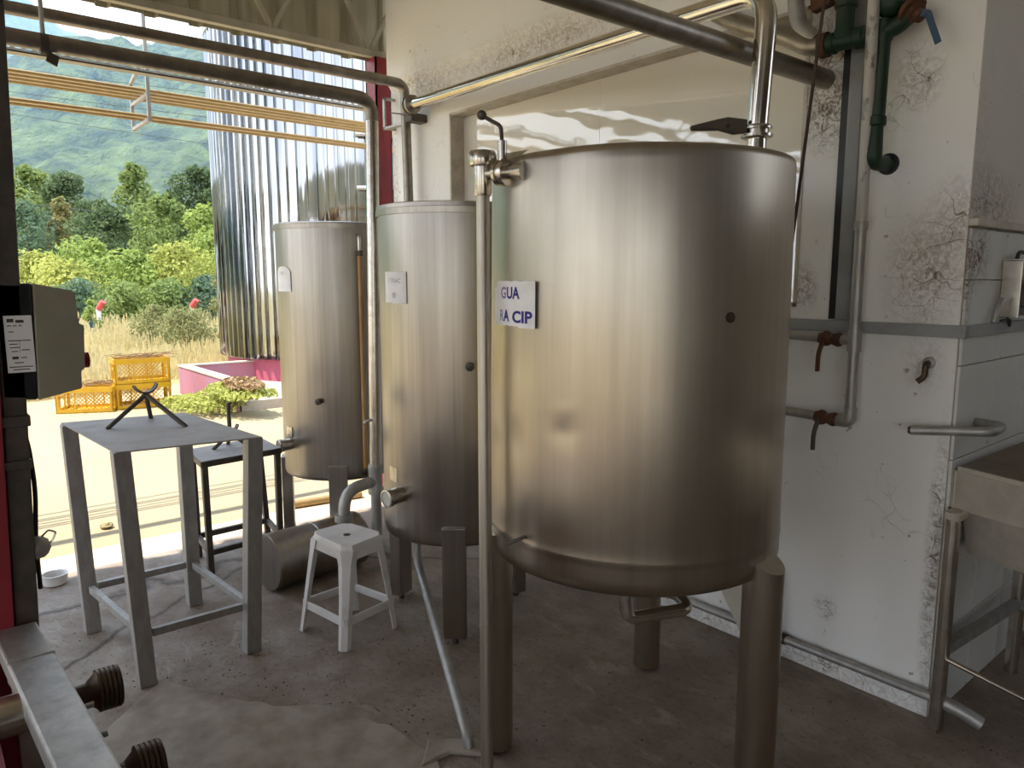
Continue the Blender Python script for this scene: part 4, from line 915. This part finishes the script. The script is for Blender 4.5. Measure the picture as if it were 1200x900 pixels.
# yellow crates
def crate(loc, rz, label, proto=None):
    L, W, H, th = .60, .40, .30, .012
    t = thing('plastic_crate', label, 'crate', loc, 'yellow plastic crates'); t.rotation_euler.z = rz
    def part(name, g):
        me = bpy.data.meshes.new(name); me.from_pydata(g.v, [], g.f); me.materials.append(M['yellow']); o = bpy.data.objects.new(name, me); col.objects.link(o); o.parent = t
    part('floor_panel', G().box(-L / 2, L / 2, -W / 2, W / 2, 0, .012))
    for s in (-1, 1):
        y0, y1 = sorted((s * W / 2, s * (W / 2 - th)))
        g = G().box(-L / 2, L / 2, y0, y1, 0, .045).box(-L / 2, L / 2, y0 - .006 * (s < 0), y1 + .006 * (s > 0), H - .06, H)
        for x in (-L / 2, -.106, .094, L / 2 - .03): g.box(x, x + (.03 if abs(x) > .2 else .014), y0, y1, .045, H - .06)
        for i in range(-14, 15):
            for d_ in (-1, 1):
                xa = i * .044; xb = xa + d_ * .195
                if max(abs(xa), abs(xb)) < L / 2 - .005: g.bar((xa, (y0 + y1) / 2, .045), (xb, (y0 + y1) / 2, H - .06), .006, .008, (0, 1, 0))
        part('side_panel', g)
        x0, x1 = sorted((s * L / 2, s * (L / 2 - th)))
        g = G().box(x0, x1, -W / 2, W / 2, 0, .045).box(x0 - .006 * (s < 0), x1 + .006 * (s > 0), -W / 2, W / 2, H - .06, H)
        for yv in (-W / 2, -.10, .07, W / 2 - .03): g.box(x0, x1, yv, yv + .03, .045, H - .06)
        g.box(x0, x1, -.10, .10, .16, .185)
        part('end_panel', g)
    return t
crate((-9.80, 1.65, -.012), R(64), 'yellow plastic crate standing alone left of the stacked pair')
crate((-9.75, 2.21, -.012), R(84), 'lower yellow plastic crate of the stacked pair')
crate((-9.75, 2.21, .289), R(85), 'upper yellow plastic crate of the stacked pair, with twigs on top')
def twigs(name, c, n, spread, label):
    g = G()
    for _ in range(n):
        a = random.uniform(0, 3.14); p = Vector((c[0] + random.gauss(0, spread * .5), c[1] + random.gauss(0, spread), c[2] + random.uniform(.0, .05))); q = p + Vector((math.cos(a) * .18, math.sin(a) * .18, random.uniform(-.02, .03)))
        g.bar(p, q, .008, .006)
    tag(obj(name, g, LF['brown'], smooth=0, kind='stuff'), label, 'twigs')
twigs('twig_litter', (-9.75, 2.21, .585), 60, .16, 'dry twigs heaped on the upper yellow crate')
twigs('twig_litter', (-9.80, 1.65, .285), 60, .16, 'dry twigs heaped on the lone yellow crate')

# ------------------------------------------------------------------ plants
def leaf_quads(n, fn, size, up=.25):
    vs = []; fs = []
    for _ in range(n):
        p, nrm = fn(); s = size * random.uniform(.6, 1.35)
        d_ = (nrm + Vector((random.gauss(0, .6), random.gauss(0, .6), random.gauss(up, .5)))).normalized()
        a = d_.orthogonal().normalized(); a.rotate(Matrix.Rotation(random.uniform(0, 6.28), 3, d_)); b = d_.cross(a)
        o = len(vs); f_ = d_ * s * .15
        vs += [p - a * s * .55, p + b * s * .32 + f_, p + a * s * .55, p - b * s * .32 + f_]
        fs += [(o, o + 1, o + 2), (o, o + 2, o + 3)]
    return vs, fs
def tree(name, loc, w, h, leaf, label, n=1700, size=.25, clumps=9, base=.0, cat='tree', group='trees beyond the yard', trunk=True, squash=1.0):
    t = thing(name, label, cat, (loc[0], loc[1], -.02), group)
    cl = []
    for k in range(clumps):
        z = base + (1 - base) * ((k + .5) / clumps); prof = math.sin(min(1, .25 + .75 * z) * math.pi * .93) ** .6
        a = k * 2.4 + random.random(); rr = w / 2 * (.55 * prof) * (0 if k == clumps - 1 else 1)
        r = w / 2 * random.uniform(.50, .72) * max(.5, prof)
        zz = min(h - r * .75, max(r * .6, z * h))
        cl.append((Vector((loc[0] + rr * math.cos(a), loc[1] + rr * math.sin(a), zz)), r))
    def fn():
        c, r = random.choice(cl); d_ = Vector((random.gauss(0, 1), random.gauss(0, 1), random.gauss(.15, 1))).normalized()
        return c + Vector((d_.x, d_.y, d_.z * squash)) * r * (random.random() ** .4) * (1 + .28 * noise.noise(d_ * 2.5 + c)), d_
    vs, fs = leaf_quads(n, fn, size)
    vs = [(v.x, v.y, max(v.z, 0)) for v in vs]
    raw('crown', vs, fs, LF[leaf], t)
    if trunk:
        g = G().cyl((loc[0], loc[1], -.02), (loc[0], loc[1], h * .6), .03 * h ** .8, 7, .012 * h)
        for c, r in cl[:6]:
            g.cyl((loc[0], loc[1], h * .22), c, .012 * h, 5, .004 * h)
        obj('trunk', g, M['bark'], t)
    return t
TREES = [
    ('broadleaf_tree', -62.84, 19.30, 5.4, 10.45, 'dark', 'round dark-crowned tree standing highest, next to the silo', 3000, .36, 10, .40),
    ('slender_tree', -61.69, 14.36, 3.3, 10.12, 'mid', 'slender loose-crowned tree standing alone against the blue hill', 2400, .30, 13, .42),
    ('broadleaf_tree', -67.30, 10.78, 5.0, 9.75, 'dark', 'dark tree in the back row, left of the slender one', 2500, .36, 10, .35),
    ('broadleaf_tree', -73.98, 9.09, 5.4, 10.82, 'mid', 'lighter green back-row tree beside the left column', 2500, .38, 10, .3),
    ('broadleaf_tree', -62.27, 12.09, 5.0, 7.30, 'dark', 'low dark tree filling the gap below the slender tree', 2300, .36, 9, .2),
    ('broadleaf_tree', -59.53, 20.11, 2.6, 9.61, 'yellow', 'narrow yellowish tree at the very edge of the silo', 1300, .32, 8, .3),
    ('broadleaf_tree', -66.36, 18.23, 4.2, 8.6, 'mid', 'green back-row tree between the slender and the round tree', 2000, .36, 9, .2),
    ('shrub_tree', -50.18, 6.08, 4.6, 5.87, 'blue', 'dark bluish tree in the middle row beside the left column', 2600, .26, 9, .1),
    ('shrub_tree', -45.11, 9.01, 4.6, 5.47, 'dark', 'broad dark tree in the centre of the middle row', 3000, .26, 10, .05),
    ('shrub_tree', -39.96, 10.45, 3.5, 5.61, 'mid', 'rounded mid-green tree right of centre in the middle row', 2600, .24, 10, .15),
    ('shrub_tree', -37.41, 11.93, 3.0, 5.08, 'bright', 'light green tree of the middle row against the silo edge', 2200, .24, 9, .1),
    ('shrub_tree', -51.25, 7.94, 2.8, 6.2, 'reddish', 'reddish-tinged tree peeping over the bluish one', 1700, .26, 8, .2),
    ('leafy_shrub', -30.93, 3.93, 2.9, 2.46, 'yellow', 'yellow-green shrub above the starter box in the bright row', 2400, .17, 9, .0),
    ('leafy_shrub', -30.77, 5.69, 2.9, 2.96, 'bright', 'tallest bright green shrub left of centre in the bright row', 2600, .17, 9, .0),
    ('leafy_shrub', -27.60, 6.34, 2.2, 2.48, 'bright', 'bright shrub in the middle of the bright row', 2200, .16, 9, .0),
    ('leafy_shrub', -27.69, 7.81, 2.8, 2.76, 'yellow', 'yellow-green shrub right of the middle in the bright row', 2600, .16, 9, .0),
    ('leafy_shrub', -29.94, 9.85, 2.5, 3.44, 'bright', 'tall bright shrub at the silo end of the bright row', 2400, .17, 9, .0),
    ('leafy_shrub', -26.76, 4.19, 2.2, 2.08, 'yellow', 'lower yellow-green shrub just right of the starter box', 2200, .15, 9, .0),
    ('hedge_bush', -23.67, 3.96, 1.9, 1.50, 'blue', 'dark hedge bush behind the left red-tipped post', 2000, .12, 8, .0),
    ('hedge_bush', -22.37, 4.72, 1.9, 1.45, 'mid', 'green hedge bush behind the two rounded bushes, left', 2000, .12, 8, .0),
    ('hedge_bush', -22.17, 5.75, 2.0, 1.50, 'mid', 'green hedge bush behind the two rounded bushes, right', 2000, .12, 8, .0),
    ('hedge_bush', -21.99, 6.75, 1.7, 1.59, 'blue', 'dark hedge bush behind the right red-tipped post', 1900, .12, 8, .0),
    ('drooping_conifer', -19.53, 6.55, .75, 1.72, 'olive', 'narrow drooping conifer touching the silo', 1500, .08, 9, .0),
    ('round_bush', -16.93, 4.15, 1.05, .98, 'olive', 'rounded olive bush in the dry grass, left of the pair', 2600, .055, 8, .0),
    ('round_bush', -15.92, 4.57, 1.30, .92, 'olive', 'wider rounded olive bush in the dry grass, right of the pair', 3000, .055, 9, .0),
    ('weed_stalk', -18.91, 3.35, .45, 1.08, 'bright', 'upright leafy weed by the left red-tipped post', 700, .07, 7, .0),
]
for nm, x, y, w, h, lf, lab, n, s, k, b in TREES:
    cat = 'tree' if 'tree' in nm or 'conifer' in nm else 'bush'
    tree(nm, (x, y), w, h, lf, lab, n, s, k, b, cat, 'trees beyond the yard' if cat == 'tree' else 'bushes beyond the yard')
# weeds heaped on the basin wall
def heap():
    c = random.choice(((-8.75, 2.75, .10, .40), (-8.5, 2.85, .26, .30), (-8.2, 2.95, .22, .32), (-9.1, 2.55, .05, .35), (-8.6, 2.65, .06, .4)))
    d_ = Vector((random.gauss(0, 1), random.gauss(0, 1), abs(random.gauss(0, 1)))).normalized(); q = Vector(c[:3]) + Vector((d_.x, d_.y, d_.z * .35)) * c[3] * random.random() ** .4
    q.z = max(q.z, .0); return q, d_
wd = thing('weed_heap', 'heap of green weeds and dead vines against the low red wall', 'weeds', (-8.6, 2.75, 0))
vs, fs = leaf_quads(2600, heap, .055); raw('green_leaves', vs, fs, LF['yellow'], wd)
def heap2():
    d_ = Vector((random.gauss(0, 1), random.gauss(0, 1), abs(random.gauss(0, .6)))).normalized(); q = Vector((-8.35, 2.95, .33)) + Vector((d_.x * .42, d_.y * .2, d_.z * .09)) * random.random() ** .5; return q, d_
vs, fs = leaf_quads(700, heap2, .06); raw('dead_vines', vs, fs, LF['brown'], wd)
# dry grass belt
vs = []; fs = []
for _ in range(26000):
    x = -11.0 - 12.0 * random.random() ** 1.3; y = random.uniform(-3.0, 9.5) if x < -12 else random.uniform(-1.5, 2.75)
    if x > -11.5 and random.random() < .3: continue
    h = (random.uniform(.14, .36) if x > -15.8 else random.uniform(.25, .6)) * (1.0 + .5 * noise.noise((x * .7, y * .7, 0))); a = random.uniform(0, 6.28); ln = random.uniform(.1, .4) * h; wv = .006 + .004 * random.random()
    o = len(vs); dx, dy = math.cos(a), math.sin(a); bx, by = -math.sin(a) * wv, math.cos(a) * wv
    bx, by = by * 0 + .0, wv
    vs += [(x, y - wv, -.02), (x, y + wv, -.02), (x + dx * ln * .5, y + dy * ln * .5 + wv, h * .6), (x + dx * ln * .5, y + dy * ln * .5 - wv, h * .6), (x + dx * ln, y + dy * ln, h)]
    fs += [(o, o + 1, o + 2, o + 3), (o + 3, o + 2, o + 4)]
    if random.random() < .35:
        o = len(vs); px_, py_ = x + dx * ln, y + dy * ln; vs += [(px_, py_ - .012, h - .05), (px_, py_ + .012, h - .05), (px_ + dx * .02, py_ + .008, h + .06), (px_ + dx * .02, py_ - .008, h + .06)]; fs.append((o, o + 1, o + 2, o + 3))
tag(raw('dry_grass', vs, fs, LF['straw'], kind='stuff'), 'tall straw-coloured dry grass beyond the yellow crates', 'grass')
# fence posts
def fence_post(x, y, h, lab, tip=True):
    t = thing('fence_post', lab, 'post', (x, y, -.02), 'fence posts in the grass')
    obj('shaft', G().cyl((x, y, -.02), (x, y, h), .055, 10), M['white_post'], t)
    if tip: obj('tip', G().cyl((x, y, h), (x + .12, y + .10, h + .19), .075, 10), M['red_tip'], t)
fence_post(-21.3, 3.95, .78, 'white post with a bent red tip, left, near the starter box')
fence_post(-20.9, 6.12, .80, 'white post with a bent red tip, right, near the silo')
tag(obj('fence_stake', G().cyl((-17.6, 5.78, -.02), (-17.6, 5.80, .95), .018, 6), M['rust']), 'thin rusty stake beside the silo in the grass', 'stake')
tag(obj('blue_stake', G().bar((-18.3, 3.2, -.02), (-18.3, 3.23, .62), .06, .03, (1, 0, 0)), M['blue'], smooth=0), 'short bluish stake in the weeds by the left white post', 'stake')
# overhead wires
for i, (a, b, sag, lab) in enumerate([((-56.9, 3.8, 6.9), (-45.3, 17.3, 4.9), .35, 'lowest overhead wire crossing in front of the trees'), ((-57.8, 4.6, 15.0), (-46.2, 18.1, 12.8), .3, 'highest overhead wire against the far mountain'), ((-57.7, 4.5, 13.6), (-46.0, 17.9, 11.3), .3, 'second overhead wire from the top against the hill'), ((-57.5, 4.3, 12.3), (-45.8, 17.8, 9.6), .3, 'third overhead wire from the top against the hill')]):
    a, b = Vector(a), Vector(b); a2, b2 = a + (a - b) * 1.0, b + (b - a) * 1.0
    pts = []
    for k in range(13):
        q = k / 12; p = a2.lerp(b2, q); p.z -= sag * 4 * q * (1 - q); pts.append(p)
    tag(obj('overhead_wire', G().tube(pts, .026 if i == 0 else .016, 0, 5), M['wire']), lab, 'wire', 'overhead wires')

# ------------------------------------------------------------------ hills and haze
def interp(tab, x):
    for (x0, y0), (x1, y1) in zip(tab, tab[1:]):
        if x <= x1: 
            q = max(0, (x - x0) / (x1 - x0)); q = q * q * (3 - 2 * q); return y0 + (y1 - y0) * q
    return tab[-1][1]
# ridge heights (metres) by compass bearing in degrees, near ridge at 600 m and far ridge at 1300 m
near_ridge = [(120, 150), (140, 165), (155, 175), (161, 162), (162.6, 158), (164.3, 152), (167, 151), (170, 146), (175, 122), (183, 105), (200, 80), (215, 40), (235, 15)]
far_ridge = [(120, 150), (150, 230), (160, 285), (166, 318), (170, 352), (174.2, 410), (178, 440), (186, 480), (200, 330), (215, 120), (235, 30)]
def ground_h(az, r):
    n1 = interp(near_ridge, az); n2 = interp(far_ridge, az)
    t1 = max(0, min(1, (r - 110) / 490)); h1 = n1 * (t1 * t1 * (3 - 2 * t1)) if r <= 600 else n1 * max(0.0, 1 - (r - 600) / 500)
    t2 = max(0, min(1, (r - 650) / 650)); h2 = n2 * (t2 * t2 * (3 - 2 * t2)) if r <= 1300 else n2 * max(.1, 1 - (r - 1300) / 600)
    return max(h1, h2)
vs = []; fs = []; NA, NR = 380, 190
for j in range(NR):
    r = 95 * (1700 / 95) ** (j / (NR - 1))
    for i in range(NA):
        az = 112 + (236 - 112) * i / (NA - 1); x, y = r * math.cos(R(az)), r * math.sin(R(az))
        h = ground_h(az, r); k = min(1, max(0, (r - 95) / 150))
        h += k * (14 * noise.noise((x * .011, y * .011, 2)) + 5 * noise.noise((x * .045, y * .045, 5)) + 7 * abs(noise.noise((x * .085, y * .085, 8))))
        vs.append((x, y, h - .5))
for j in range(NR - 1):
    for i in range(NA - 1):
        a = j * NA + i; fs.append((a, a + NA, a + NA + 1, a + 1))
hills = raw('forested_hills', vs, fs, M['forest'], smooth=True); struct(hills, 'forested hillside and far blue mountain')
hz = G().box(-1500, -78, -700, 900, -5, 480)
hm = bpy.data.materials.new('valley_haze'); hm.use_nodes = True; hm.node_tree.nodes.clear()
ho = hm.node_tree.nodes.new('ShaderNodeOutputMaterial'); hv = hm.node_tree.nodes.new('ShaderNodeVolumeScatter')
hv.inputs['Color'].default_value = (.34, .60, 1.0, 1); hv.inputs['Density'].default_value = .00062; hv.inputs['Anisotropy'].default_value = .0
hm.node_tree.links.new(hv.outputs[0], ho.inputs['Volume'])
hzo = obj('valley_haze', hz, hm, smooth=0, kind='stuff'); tag(hzo, 'pale blue haze hanging over the forested hillside', 'haze')
